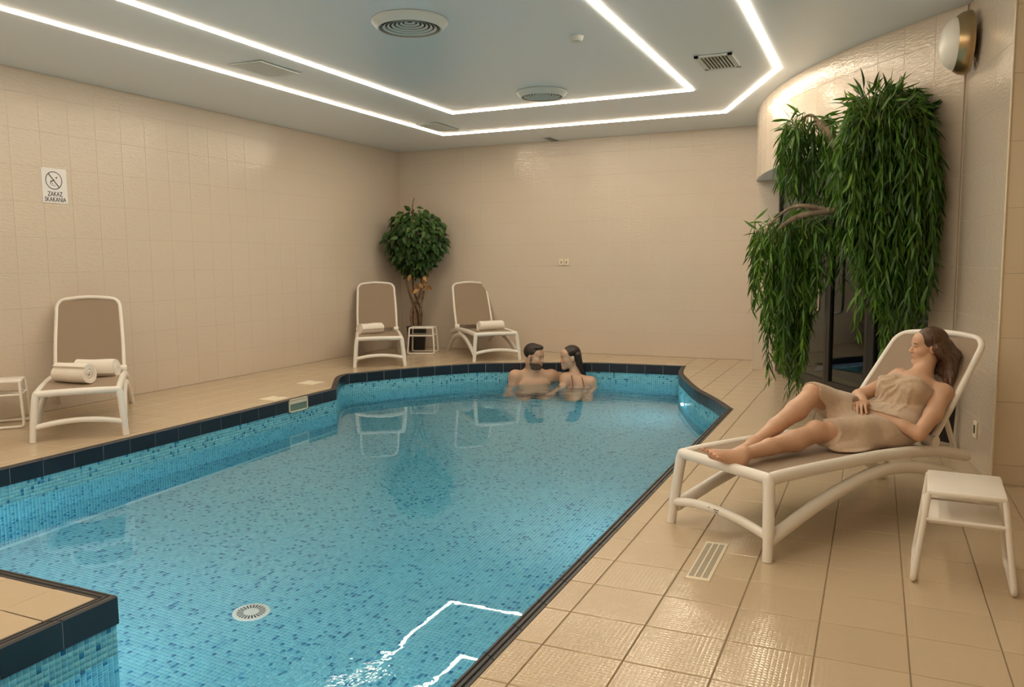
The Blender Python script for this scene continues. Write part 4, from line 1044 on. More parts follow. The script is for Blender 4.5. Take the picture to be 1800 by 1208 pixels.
# ------------------------------------------------------------------ people: bodies grown as one continuous surface from a distance field
class Field:
    def __init__(s, lo, hi, h):
        s.lo = np.array(lo, float); s.h = h; s.n = np.ceil((np.array(hi)-s.lo)/h).astype(int)+1
        s.F = np.full(s.n, 1.0, np.float32); s.ops = []
    def _sub(s, lo, hi):
        a = np.clip(np.floor((np.array(lo)-s.lo)/s.h).astype(int), 0, s.n); b = np.clip(np.ceil((np.array(hi)-s.lo)/s.h).astype(int)+1, 0, s.n)
        if (b <= a).any(): return None
        sl = tuple(slice(i, j) for i, j in zip(a, b))
        ax = [s.lo[i] + s.h*np.arange(a[i], b[i], dtype=np.float32) for i in range(3)]
        return sl, np.meshgrid(*ax, indexing='ij')
    def _mix(s, sl, d, k, mode):
        A = s.F[sl]
        if mode == 'add':
            if k > 0: hh = np.maximum(k-np.abs(A-d), 0)/k; s.F[sl] = np.minimum(A, d) - hh*hh*k*0.25
            else: s.F[sl] = np.minimum(A, d)
        else:
            d = -d
            if k > 0: hh = np.maximum(k-np.abs(A-d), 0)/k; s.F[sl] = np.maximum(A, d) + hh*hh*k*0.25
            else: s.F[sl] = np.maximum(A, d)
    def cone(s, a, b, ra, rb, k=0.02, mode='add', grow=0.0):
        a, b = np.array(a, float), np.array(b, float); ra += grow; rb += grow; m = max(ra, rb)+k+3*s.h
        r = s._sub(np.minimum(a, b)-m, np.maximum(a, b)+m)
        if r is None: return
        sl, (X, Y, Z) = r; ab = b-a; L2 = ab@ab+1e-12
        t = np.clip(((X-a[0])*ab[0]+(Y-a[1])*ab[1]+(Z-a[2])*ab[2])/L2, 0, 1)
        d = np.sqrt((X-a[0]-ab[0]*t)**2+(Y-a[1]-ab[1]*t)**2+(Z-a[2]-ab[2]*t)**2) - (ra+(rb-ra)*t)
        s._mix(sl, d.astype(np.float32), k, mode)
    def chain(s, pts, rs, k=0.02, grow=0.0):
        for i in range(len(pts)-1): s.cone(pts[i], pts[i+1], rs[i], rs[i+1], k, grow=grow)
    def ell(s, c, r, rot=None, k=0.02, mode='add', grow=0.0):
        c = np.array(c, float); r = np.array(r, float)+grow; rot = np.eye(3) if rot is None else np.array(rot)   # rows = local axes
        ext = np.sqrt(((rot*r[:, None])**2).sum(0)) + k + 3*s.h
        q = s._sub(c-ext, c+ext)
        if q is None: return
        sl, (X, Y, Z) = q; X, Y, Z = X-c[0], Y-c[1], Z-c[2]
        p = [X*rot[i,0]+Y*rot[i,1]+Z*rot[i,2] for i in range(3)]
        k0 = np.sqrt(sum((p[i]/r[i])**2 for i in range(3))); k1 = np.sqrt(sum((p[i]/r[i]**2)**2 for i in range(3)))+1e-9
        s._mix(sl, (k0*(k0-1)/k1).astype(np.float32), k, mode)
    def cut(s, p, n, k=0.0):
        """remove the side the normal points to"""
        n = np.array(n, float); n /= np.linalg.norm(n); ax = [s.lo[i]+s.h*np.arange(s.n[i], dtype=np.float32) for i in range(3)]
        X, Y, Z = np.meshgrid(*ax, indexing='ij', sparse=True)
        d = ((X-p[0])*n[0]+(Y-p[1])*n[1]+(Z-p[2])*n[2]).astype(np.float32); s.F = np.maximum(s.F, d)
    def coords(s):
        ax = [s.lo[i]+s.h*np.arange(s.n[i], dtype=np.float32) for i in range(3)]; return np.meshgrid(*ax, indexing='ij', sparse=True)
    def mesh(s, smooth=1):
        F = s.F; F[0] = F[-1] = 1; F[:, 0] = F[:, -1] = 1; F[:, :, 0] = F[:, :, -1] = 1
        S = F < 0; n = np.array(F.shape); sh = [(i, j, k) for i in (0,1) for j in (0,1) for k in (0,1)]
        cnt = np.zeros(n-1, np.uint8)
        for i, j, k in sh: cnt += S[i:n[0]-1+i, j:n[1]-1+j, k:n[2]-1+k]
        act = (cnt > 0) & (cnt < 8); C_ = np.argwhere(act); idx = np.full(n-1, -1, np.int32); idx[act] = np.arange(len(C_))
        val = {q: F[C_[:,0]+q[0], C_[:,1]+q[1], C_[:,2]+q[2]] for q in sh}
        acc = np.zeros((len(C_), 3)); num = np.zeros(len(C_))
        for a in sh:
            for ax in range(3):
                if a[ax]: continue
                b = list(a); b[ax] = 1; fa, fb = val[a], val[tuple(b)]; cr = (fa < 0) != (fb < 0)
                t = np.where(cr, fa/(np.where(fa-fb == 0, 1, fa-fb)), 0)
                p = np.tile(np.array(a, float), (len(C_), 1)); p[:, ax] = t; acc[cr] += p[cr]; num[cr] += 1
        V = s.lo + s.h*(C_ + acc/num[:, None])
        faces = []
        for ax in range(3):
            u, w = (ax+1) % 3, (ax+2) % 3
            a0 = [slice(1, n[i]-1) for i in range(3)]; a0[ax] = slice(0, n[ax]-1); a1 = list(a0); a1[ax] = slice(1, n[ax])
            s0, s1 = S[tuple(a0)], S[tuple(a1)]; E_ = np.argwhere(s0 != s1); off = np.array([1,1,1]); off[ax] = 0; E_ = E_+off
            flip = S[E_[:,0], E_[:,1], E_[:,2]]
            def cell(du, dw):
                c = E_.copy(); c[:, u] -= du; c[:, w] -= dw; return idx[c[:,0], c[:,1], c[:,2]]
            q = np.stack([cell(1,1), cell(0,1), cell(0,0), cell(1,0)], 1); q[~flip] = q[~flip][:, ::-1]; faces.append(q)
        Fc = np.concatenate(faces); Fc = Fc[(Fc >= 0).all(1)]
        for _ in range(smooth):
            acc = np.zeros_like(V); num = np.zeros(len(V))
            for i in range(4):
                for j in (1, 3): np.add.at(acc, Fc[:, i], V[Fc[:, (i+j) % 4]]); np.add.at(num, Fc[:, i], 1)
            V = V*0.5 + 0.5*acc/np.maximum(num, 1)[:, None]
        return V, Fc
def field_mesh(name, V, Fc, mat_, paint=None):
    me = bpy.data.meshes.new(name); me.vertices.add(len(V)); me.vertices.foreach_set('co', V.astype(np.float32).ravel())
    me.loops.add(len(Fc)*4); me.loops.foreach_set('vertex_index', Fc.astype(np.int32).ravel()); me.polygons.add(len(Fc)); me.polygons.foreach_set('loop_start', np.arange(0, len(Fc)*4, 4, dtype=np.int32))
    me.update(calc_edges=True); me.shade_smooth()
    if paint is not None:
        at_ = me.attributes.new('paint', 'FLOAT_COLOR', 'POINT'); at_.data.foreach_set('color', np.c_[paint, np.ones(len(V))].astype(np.float32).ravel())
    me.materials.append(mat_); return me
def skin_mat():
    m = mat('skin', (0.6,0.4,0.3), 0.45, sss=0.12); nt = m.node_tree; b = nt.nodes['Principled BSDF']
    a = nt.nodes.new('ShaderNodeAttribute'); a.attribute_name = 'paint'; nt.links.new(a.outputs['Color'], b.inputs['Base Color']); return m
M['skin'] = skin_mat()
def hair_mat(name, c1, c2, rough):
    m = mat(name, c1, rough); nt = m.node_tree; b = nt.nodes['Principled BSDF']
    a = nt.nodes.new('ShaderNodeTexCoord'); mp = nt.nodes.new('ShaderNodeMapping'); mp.inputs['Scale'].default_value = (130, 130, 9)
    nz = nt.nodes.new('ShaderNodeTexNoise'); nz.inputs['Scale'].default_value = 1; nz.inputs['Detail'].default_value = 3; nz.inputs['Distortion'].default_value = 0.3
    nt.links.new(a.outputs['Object'], mp.inputs[0]); nt.links.new(mp.outputs[0], nz.inputs['Vector'])
    cr = nt.nodes.new('ShaderNodeValToRGB'); cr.color_ramp.elements[0].position = 0.35; cr.color_ramp.elements[0].color = (*c1, 1); cr.color_ramp.elements[1].position = 0.7; cr.color_ramp.elements[1].color = (*c2, 1)
    nt.links.new(nz.outputs['Fac'], cr.inputs[0]); nt.links.new(cr.outputs[0], b.inputs['Base Color'])
    bp = nt.nodes.new('ShaderNodeBump'); bp.inputs['Strength'].default_value = 0.6; bp.inputs['Distance'].default_value = 0.006; nt.links.new(nz.outputs['Fac'], bp.inputs['Height']); nt.links.new(bp.outputs[0], b.inputs['Normal']); return m
M['brown_hair'] = hair_mat('brown_hair', (0.030,0.014,0.007), (0.14,0.065,0.030), 0.42)
M['wet_hair'] = hair_mat('wet_hair', (0.008,0.005,0.004), (0.040,0.022,0.014), 0.28)
M['dark_hair'] = hair_mat('dark_hair', (0.010,0.006,0.004), (0.040,0.024,0.015), 0.45)
M['bath_towel'] = mat('bath_towel', (0.50,0.37,0.26), 0.95, sheen=0.4, noise=(60, 0.08), bump=(420, 0.45, 0.003))
M['bikini'] = mat('bikini', (0.22,0.07,0.03), 0.6)
M['trunks'] = mat('trunks', (0.05,0.042,0.042), 0.7)
M['eye_white'] = mat('eye_white', (0.70,0.66,0.62), 0.2)
M['iris'] = mat('iris', (0.03,0.02,0.012), 0.2)
class Head:
    """head frame: x = the person's left, y = forward, z = up; sizes in adult metres times scale"""
    def __init__(s, c, fwd, up, sc):
        s.c = np.array(c, float); f = np.array(fwd, float); f /= np.linalg.norm(f); u = np.array(up, float); u -= f*(u@f); u /= np.linalg.norm(u)
        s.A = np.stack([np.cross(u, f), f, u]); s.s = sc    # rows: left, forward, up
    def w(s, p): return s.c + s.s*(np.array(p, float) @ s.A)
    def l(s, P): return ((P - s.c)/s.s) @ s.A.T
    def cone(s, F, a, b, ra, rb, k=0.012, mode='add'): F.cone(s.w(a), s.w(b), ra*s.s, rb*s.s, k*s.s, mode)
    def ell(s, F, c, r, k=0.02, mode='add', tilt=0.0):
        A = s.A
        if tilt: ct, st = math.cos(tilt), math.sin(tilt); A = np.stack([A[0], A[1]*ct+A[2]*st, -A[1]*st+A[2]*ct])
        F.ell(s.w(c), np.array(r)*s.s, A, k*s.s, mode)
    def build(s, F, male=False):
        j = 1.12 if male else 1.0
        s.ell(F, (0,-0.016,0.036), (0.075,0.096,0.086), 0)
        s.ell(F, (0,0.030,-0.030), (0.060*j,0.062,0.078), 0.03)
        s.cone(F, (0.046*j,0.005,-0.066), (0.014,0.074,-0.100), 0.016, 0.015, 0.035); s.cone(F, (-0.046*j,0.005,-0.066), (-0.014,0.074,-0.100), 0.016, 0.015, 0.035)
        s.ell(F, (0,0.078,-0.104), (0.017*j,0.016,0.015), 0.022)
        s.ell(F, (0,0.062,0.045), (0.052,0.030,0.038), 0.03)
        s.cone(F, (-0.032,0.080,0.020), (0.032,0.080,0.020), 0.010, 0.010, 0.02)
        for x in (-1, 1):
            s.ell(F, (x*0.036,0.062,-0.030), (0.022,0.024,0.024), 0.03)
            s.ell(F, (x*0.031,0.101,0.002), (0.017,0.014,0.011), 0.014, 'sub')
            s.ell(F, (x*0.031,0.0785,0.002), (0.0155,0.0135,0.0105), 0.004)
            s.ell(F, (x*0.030,0.090,0.0105), (0.016,0.006,0.004), 0.006)
            s.ell(F, (x*0.076,-0.004,-0.012), (0.009,0.019,0.031), 0.006, tilt=0.15)
            s.ell(F, (x*0.085,0.002,-0.010), (0.006,0.009,0.016), 0.004, 'sub')
            s.ell(F, (x*0.011,0.100,-0.036), (0.008,0.011,0.007), 0.008)
        s.cone(F, (0,0.086,0.012), (0,0.110,-0.028), 0.008, 0.0095, 0.012)
        s.ell(F, (0,0.111,-0.031), (0.0095,0.010,0.0085), 0.008)
        s.ell(F, (0,0.084,-0.066), (0.026,0.018,0.018), 0.016)
        s.ell(F, (0,0.0985,-0.0610), (0.021,0.0075,0.0048), 0.005); s.ell(F, (0,0.0975,-0.0715), (0.018,0.0080,0.0058), 0.005)
        s.ell(F, (0,0.104,-0.0660), (0.024,0.007,0.0012), 0.002, 'sub')
    def paint(s, V, P, beard=False):
        q = s.l(V); near = np.linalg.norm(q, axis=1) < 0.16
        def blob(c, r, soft=0.35):
            d = np.sqrt((((q-np.array(c))/np.array(r))**2).sum(1)); return (np.clip((1+soft-d)/(2*soft), 0, 1)*near)[:, None]
        def mix(col, w): P[:] = P*(1-w) + np.array(col)*w
        for x in (-1, 1): mix((0.62,0.30,0.21), 0.35*blob((x*0.040,0.075,-0.030), (0.026,0.03,0.022), 0.8))
        if beard:
            w = np.clip((-0.048-q[:, 2])/0.012, 0, 1)*np.clip((q[:, 1]-(-0.012))/0.02, 0, 1)*(np.abs(q[:, 0]) < 0.09)*near*(q[:, 2] > -0.135)
            w = np.maximum(w, 0.75*(np.clip((q[:, 1]+0.004)/0.014, 0, 1)*np.clip((0.030-q[:, 1])/0.014, 0, 1)*(np.abs(q[:, 0]) > 0.05)*(q[:, 2] < 0.01)*(q[:, 2] > -0.07))*near)
            w *= 1 - blob((0,0.10,-0.067), (0.018,0.02,0.009), 0.3)[:, 0]; mix((0.030,0.016,0.010), 0.88*w[:, None])
        mix((0.50,0.17,0.14), 0.8*blob((0,0.100,-0.0605), (0.021,0.012,0.0050), 0.3)); mix((0.52,0.19,0.15), 0.8*blob((0,0.100,-0.0720), (0.018,0.012,0.0058), 0.3))
        for x in (-1, 1):
            mix((0.05,0.028,0.018), 0.9*blob((x*0.033,0.090,0.0225), (0.021,0.02,0.0038), 0.35))
            mix((0.60,0.55,0.50), 0.9*blob((x*0.032,0.092,0.0015), (0.011,0.02,0.0040), 0.25))
            mix((0.020,0.012,0.008), 1.0*blob((x*0.0325,0.093,0.0018), (0.0045,0.02,0.0042), 0.25))
            mix((0.03,0.018,0.014), 0.9*blob((x*0.032,0.093,0.0068), (0.0150,0.02,0.0017), 0.4))
            mix((0.10,0.05,0.035), 0.6*blob((x*0.0085,0.108,-0.0405), (0.0035,0.006,0.0025), 0.3))
def hand(F, wrist, knuck_c, across, down, sc, curl, thumb_side, k=0.006):
    """palm from wrist to knuckles, four separate curled fingers of different length, thumb off the side of the palm"""
    wrist, kc = np.array(wrist, float), np.array(knuck_c, float); ac = np.array(across, float); ac /= np.linalg.norm(ac); dn = np.array(down, float); dn /= np.linalg.norm(dn)
    fw = kc-wrist; fw /= np.linalg.norm(fw)
    for i, o_ in enumerate((-0.030, -0.010, 0.010, 0.030)):
        F.cone(wrist+ac*o_*0.55*sc, kc+ac*o_*sc, 0.015*sc, 0.0115*sc, 0.012*sc)
        L = (0.036, 0.044, 0.047, 0.041)[i]*sc*1.02 if thumb_side > 0 else (0.041, 0.047, 0.044, 0.036)[i]*sc*1.02
        p = kc+ac*o_*sc*1.06; d = fw; r = 0.0092*sc
        for j, q in enumerate((1.0, 0.72, 0.55)):
            d = d*math.cos(curl[j]) + dn*math.sin(curl[j]); d /= np.linalg.norm(d); d2 = dn - d*(dn@d)
            p2 = p + d*L*q + ac*o_*0.06*sc; F.cone(p, p2, r, r*0.92, 0.003*sc); p = p2; r *= 0.92
            dn = dn if np.linalg.norm(d2) < 1e-3 else dn
    b0 = wrist + fw*0.022*sc + ac*thumb_side*0.026*sc; b1 = b0 + (fw*0.55 + ac*thumb_side*0.55 + dn*0.35)*0.045*sc; b2 = b1 + (fw*0.85 + ac*thumb_side*0.10 + dn*0.45)*0.030*sc; b3 = b2 + (fw*0.9 - ac*thumb_side*0.12 + dn*0.4)*0.024*sc
    F.cone(wrist+fw*0.012*sc, b1, 0.017*sc, 0.0120*sc, 0.012*sc); F.cone(b1, b2, 0.0115*sc, 0.0100*sc, 0.004*sc); F.cone(b2, b3, 0.0100*sc, 0.0085*sc, 0.003*sc)

# ---- woman in a towel reclining on the near lounger (lounger coordinates: x across, y towards the backrest, z up)
cb, sb = math.cos(math.radians(47)), math.sin(math.radians(47)); BX = 0.072
def bk(x, l, o): return np.array([x, 1.17 + l*cb - o*sb, 0.372 + l*sb + o*cb])   # on the backrest: along l, off it o
ROT_B = np.array([[1,0,0],[0,cb,sb],[0,-sb,cb]])
hipL, hipR = np.array([BX+0.078,1.075,0.424]), np.array([BX-0.080,1.075,0.432])
kneeL, ankL = np.array([0.060,0.572,0.448]), np.array([0.070,0.090,0.404])
kneeR, ankR = np.array([-0.060,0.690,0.602]), np.array([-0.035,0.268,0.414])
def woman_torso(F, g=0.0):
    F.ell((BX,1.100,0.432), (0.146,0.110,0.078), None, 0, grow=g)
    F.ell(bk(BX,0.075,0.078), (0.110,0.10,0.066), ROT_B, 0.06, grow=g)
    F.ell(bk(BX,0.20,0.085), (0.128,0.115,0.080), ROT_B, 0.05, grow=g)
    for x in (-1, 1): F.ell(bk(BX+x*0.062,0.185,0.148), (0.056,0.058,0.046), ROT_B, 0.03, grow=g)
def woman_thighs(F, g=0.0):
    F.chain([hipL, (hipL+kneeL)/2+np.array([0.012,0,-0.010]), kneeL], [0.074,0.060,0.047], 0.03, g)
    F.chain([hipR, (hipR+kneeR)/2, kneeR], [0.074,0.062,0.048], 0.03, g)
hw = Head((BX-0.006,1.408,0.812), (-0.60,-0.80,-0.02), (0.05,-0.02,1.0), 0.785)
F = Field((-0.22,-0.16,0.33), (0.40,1.62,0.95), 0.0036)
woman_torso(F); woman_thighs(F)
shL, shR = np.array([0.212,1.322,0.592]), np.array([-0.062,1.368,0.634])
F.cone(shR, shL, 0.044, 0.044, 0.05); F.cone(bk(BX,0.26,0.075), bk(BX,0.34,0.060), 0.07, 0.045, 0.05)
F.cone(bk(BX,0.31,0.065), hw.w((0,-0.028,-0.045)), 0.046, 0.0385, 0.04)
F.cone(bk(BX-0.02,0.30,0.115), shR*0.8+bk(BX,0.30,0.12)*0.2, 0.012, 0.012, 0.03); F.cone(bk(BX+0.02,0.30,0.115), shL*0.8+bk(BX,0.30,0.12)*0.2, 0.012, 0.012, 0.03)
hw.build(F)
elL, wrL = np.array([0.285,1.030,0.428]), np.array([0.122,0.962,0.490])
elR, wrR = np.array([-0.120,1.120,0.545]), np.array([0.022,0.972,0.545])
def woman_arms(F, g=0.0):
    F.chain([shL, (shL+elL)/2+np.array([0.012,0.0,-0.004]), elL], [0.046,0.040,0.033], 0.025, g); F.chain([elL, elL*0.6+wrL*0.4+np.array([0,0,0.004]), wrL], [0.033,0.031,0.0210], 0.012, g)
    F.chain([elR, wrR], [0.033,0.0205], 0.012, g)
    hand(F, wrL, (0.070,0.925,0.508), (0.45,-0.70,-0.15), (-0.3,-0.1,-0.8), 0.80+g*14, (0.25,0.35,0.3), 1)
    hand(F, wrR, (0.058,0.892,0.553), (-0.62,-0.62,0.05), (0.45,-0.30,-0.80), 0.82+g*14, (0.60,0.55,0.35), 1)
woman_arms(F); F.chain([shR, elR], [0.044,0.033], 0.03)
for kn, an, z in ((kneeL, ankL, 0), (kneeR, ankR, 0)):
    dv = an-kn; side = np.array([0,0,-1.0]) - dv*(-dv[2])/(dv@dv)
    F.chain([kn, kn+dv*0.30+side*0.012, kn+dv*0.65+side*0.004, an], [0.047,0.0495,0.037,0.0265], 0.02)
    F.ell(kn+np.array([0,0.0,0.020]), (0.033,0.034,0.030), None, 0.03)
def foot(F, an, heel, ball, toe_dir, across, sc):
    an, heel, ball = map(lambda a: np.array(a, float), (an, heel, ball)); ac = np.array(across, float); ac /= np.linalg.norm(ac); td = np.array(toe_dir, float); td /= np.linalg.norm(td)
    F.cone(an, heel, 0.027, 0.024, 0.02); F.cone(an, ball+ac*0.012, 0.026, 0.016, 0.025); F.cone(heel, ball-ac*0.020, 0.022, 0.014, 0.03); F.cone(heel, ball+ac*0.018, 0.022, 0.015, 0.03)
    for i in range(5):
        b = ball + ac*(0.034-0.0175*i) - td*0.004*i; L = (0.040,0.038,0.034,0.029,0.023)[i]; r = (0.0108,0.0078,0.0074,0.0070,0.0068)[i]
        F.cone(b-td*0.012, b+td*L*0.75, r*1.1, r*0.92, 0.003); F.ell(b+td*L, (r*1.0,)*3, None, 0.002)
foot(F, ankL, (0.078,0.062,0.378), (0.035,-0.050,0.410), (-0.15,-0.85,0.45), (-1.0,0.15,0.15), 0.8)
foot(F, ankR, (-0.030,0.285,0.384), (-0.050,0.155,0.376), (-0.15,-1.0,-0.02), (1.0,-0.15,0.0), 0.8)
V, Fc = F.mesh(1); SK = (0.58,0.355,0.235)
P = np.tile(np.array(SK), (len(V), 1)) * (1 + 0.04*np.sin(V[:, 0:1]*37)*np.sin(V[:, 1:2]*29)); hw.paint(V, P)
def warm(c, r, col, a):
    w_ = np.clip(1.3-np.linalg.norm((V-np.array(c))/r, axis=1), 0, 1)[:, None]*a; P[:] = P*(1-w_) + np.array(col)*w_
for c, r in ((kneeL, 0.055), (kneeR, 0.055), ((0.03,-0.07,0.42), 0.06), ((0.078,0.05,0.37), 0.04), ((0.03,0.92,0.52), 0.05), (elL, 0.04)): warm(c, r, (0.60,0.29,0.19), 0.45)
woman = link('person', field_mesh('person', V, Fc, M['skin'], P)); woman.matrix_world = loungerR.matrix_basis.copy()
tag(woman, 'woman wrapped in a beige towel, reclining with hands folded, gazing at the pool', 'person')
body_F = F.F.copy()
# towel: a shell over torso and thighs, closed across the lap, with folds
T = Field((-0.22,-0.16,0.33), (0.40,1.62,0.95), 0.0036)
woman_torso(T, 0.013); woman_thighs(T, 0.017)
T.cone(hipL*0.45+kneeL*0.55, hipR*0.45+kneeR*0.55, 0.050, 0.056, 0.05); T.cone((BX,1.04,0.44), (0.0,0.78,0.485), 0.070, 0.050, 0.06)
T.ell((0.160,0.82,0.388), (0.050,0.215,0.026), None, 0.05); T.ell((0.150,0.71,0.374), (0.080,0.115,0.012), None, 0.02); T.ell((0.185,1.02,0.398), (0.045,0.13,0.040), None, 0.05)
def ridge(pts, r):
    """a fold lying on the towel surface; pts are (x, l) on the backrest plane"""
    out = []
    for x, l in resample([p for p in spline([(a_, b_, 0) for a_, b_ in pts], 6)], 0.012)[:, :2]:
        for o_ in np.arange(0.30, 0.02, -0.003):
            i, j, k_ = np.round((bk(x, l, o_)-T.lo)/T.h).astype(int)
            if T.F[i, j, k_] < 0: out.append(bk(x, l, o_-0.004)); break
    for a_, b_ in zip(out[:-1], out[1:]): ridges.append((a_, b_, r))
ridges = []
ridge([(0.205,0.235),(0.13,0.20),(0.06,0.14),(0.00,0.06),(-0.03,0.0)], 0.0100)
ridge([(0.19,0.250),(0.10,0.235),(0.02,0.215),(-0.05,0.205)], 0.0085)
ridge([(0.16,0.225),(0.08,0.190),(0.02,0.13),(-0.03,0.06)], 0.0065)
ridge([(0.05,0.215),(-0.01,0.16),(-0.045,0.09)], 0.0060)
ridge([(0.12,0.150),(0.10,0.09),(0.11,0.03)], 0.0055); ridge([(0.165,0.165),(0.145,0.09),(0.155,0.02)], 0.0055); ridge([(0.075,0.10),(0.065,0.05),(0.08,0.0)], 0.0050)
for a_, b_, r in ridges: T.cone(a_, b_, r, r, 0.010)
X3, Y3, Z3 = T.coords()
T.F += (0.0035*np.sin((X3*0.9+Y3*0.6+Z3*0.8)*62)*np.exp(-((Y3-1.16)/0.14)**2) + 0.0030*np.sin(X3*70+Y3*22+Z3*15)*np.exp(-((Y3-0.85)/0.16)**2)).astype(np.float32)
tn = np.array([0.10,0.62,0.60]); T.cut(bk(BX,0.250,0.10), tn)                           # upper edge above the bust
hn = np.array([0.0,-0.92,0.12])
wL = np.clip((X3-(-0.01))/0.05, 0, 1); edge = wL*0.640 + (1-wL)*0.775 + 0.010*np.sin(Z3*60)
T.F = np.maximum(T.F, (edge - Y3 - (Z3-0.46)*np.where(X3 > 0.02, -0.45, 0.55)).astype(np.float32))
AF = Field((-0.22,-0.16,0.33), (0.40,1.62,0.95), 0.0036); woman_arms(AF, 0.002)
T.F = np.maximum(T.F, -AF.F)
for k_ in (1, 2, 3):      # press the cloth down under the forearms and hands
    up_ = np.array([0.25,-0.30,0.75])*0.014*k_
    T.chain_sub = [T.cone(a_+up_, b_+up_, ra_, rb_, 0.006, 'sub') for a_, b_, ra_, rb_ in ((elL, wrL, 0.034, 0.023), (wrL, np.array([0.070,0.925,0.508]), 0.026, 0.034), (elR, wrR, 0.030, 0.022), (wrR, np.array([0.058,0.892,0.553]), 0.024, 0.034))]
Vt, Ft = T.mesh(2)
link('towel', field_mesh('towel', Vt, Ft, M['bath_towel']), None, woman)
# hair: parted, falling behind the ear on to the near shoulder and the backrest
Hh = Field((-0.16,1.22,0.55), (0.30,1.72,0.95), 0.0036)
hw.ell(Hh, (0,-0.024,0.040), (0.084,0.104,0.092), 0); hw.ell(Hh, (0,-0.06,-0.02), (0.078,0.070,0.095), 0.03)
hw.ell(Hh, (0,0.105,-0.040), (0.090,0.093,0.118), 0.012, 'sub')
for x in (-1, 1): hw.ell(Hh, (x*0.082,0.004,-0.016), (0.020,0.022,0.030), 0.008, 'sub')
root = hw.w((0.045,-0.060,-0.02)); rng = np.random.default_rng(3)
for i in range(16):
    t = i/15; a = hw.w((0.078-0.14*t,-0.030-0.09*math.sin(math.pi*min(1,t*0.8)),-0.005+0.02*math.sin(3*t)))
    e_ = np.array([0.205-0.11*t, 1.392+0.045*t, 0.632+0.055*t]) + rng.normal(0, 0.006, 3); m1 = a*0.6+e_*0.4+np.array([0.012,0.040,0.010])*(1+0.4*math.sin(i*2)); m2 = a*0.25+e_*0.75+np.array([0.010*math.sin(i),0.026+0.010*math.cos(i*1.7),0])
    ch = [np.array([q[0], min(q[1], 1.17+(q[2]-0.372)/1.072-0.022), q[2]]) for q in (a, m1, m2, e_)]
    Hh.chain(ch, [0.026,0.026,0.021,0.008], 0.010)
Vh, Fh = Hh.mesh(1); link('hair', field_mesh('hair', Vh, Fh, M['brown_hair']), None, woman)

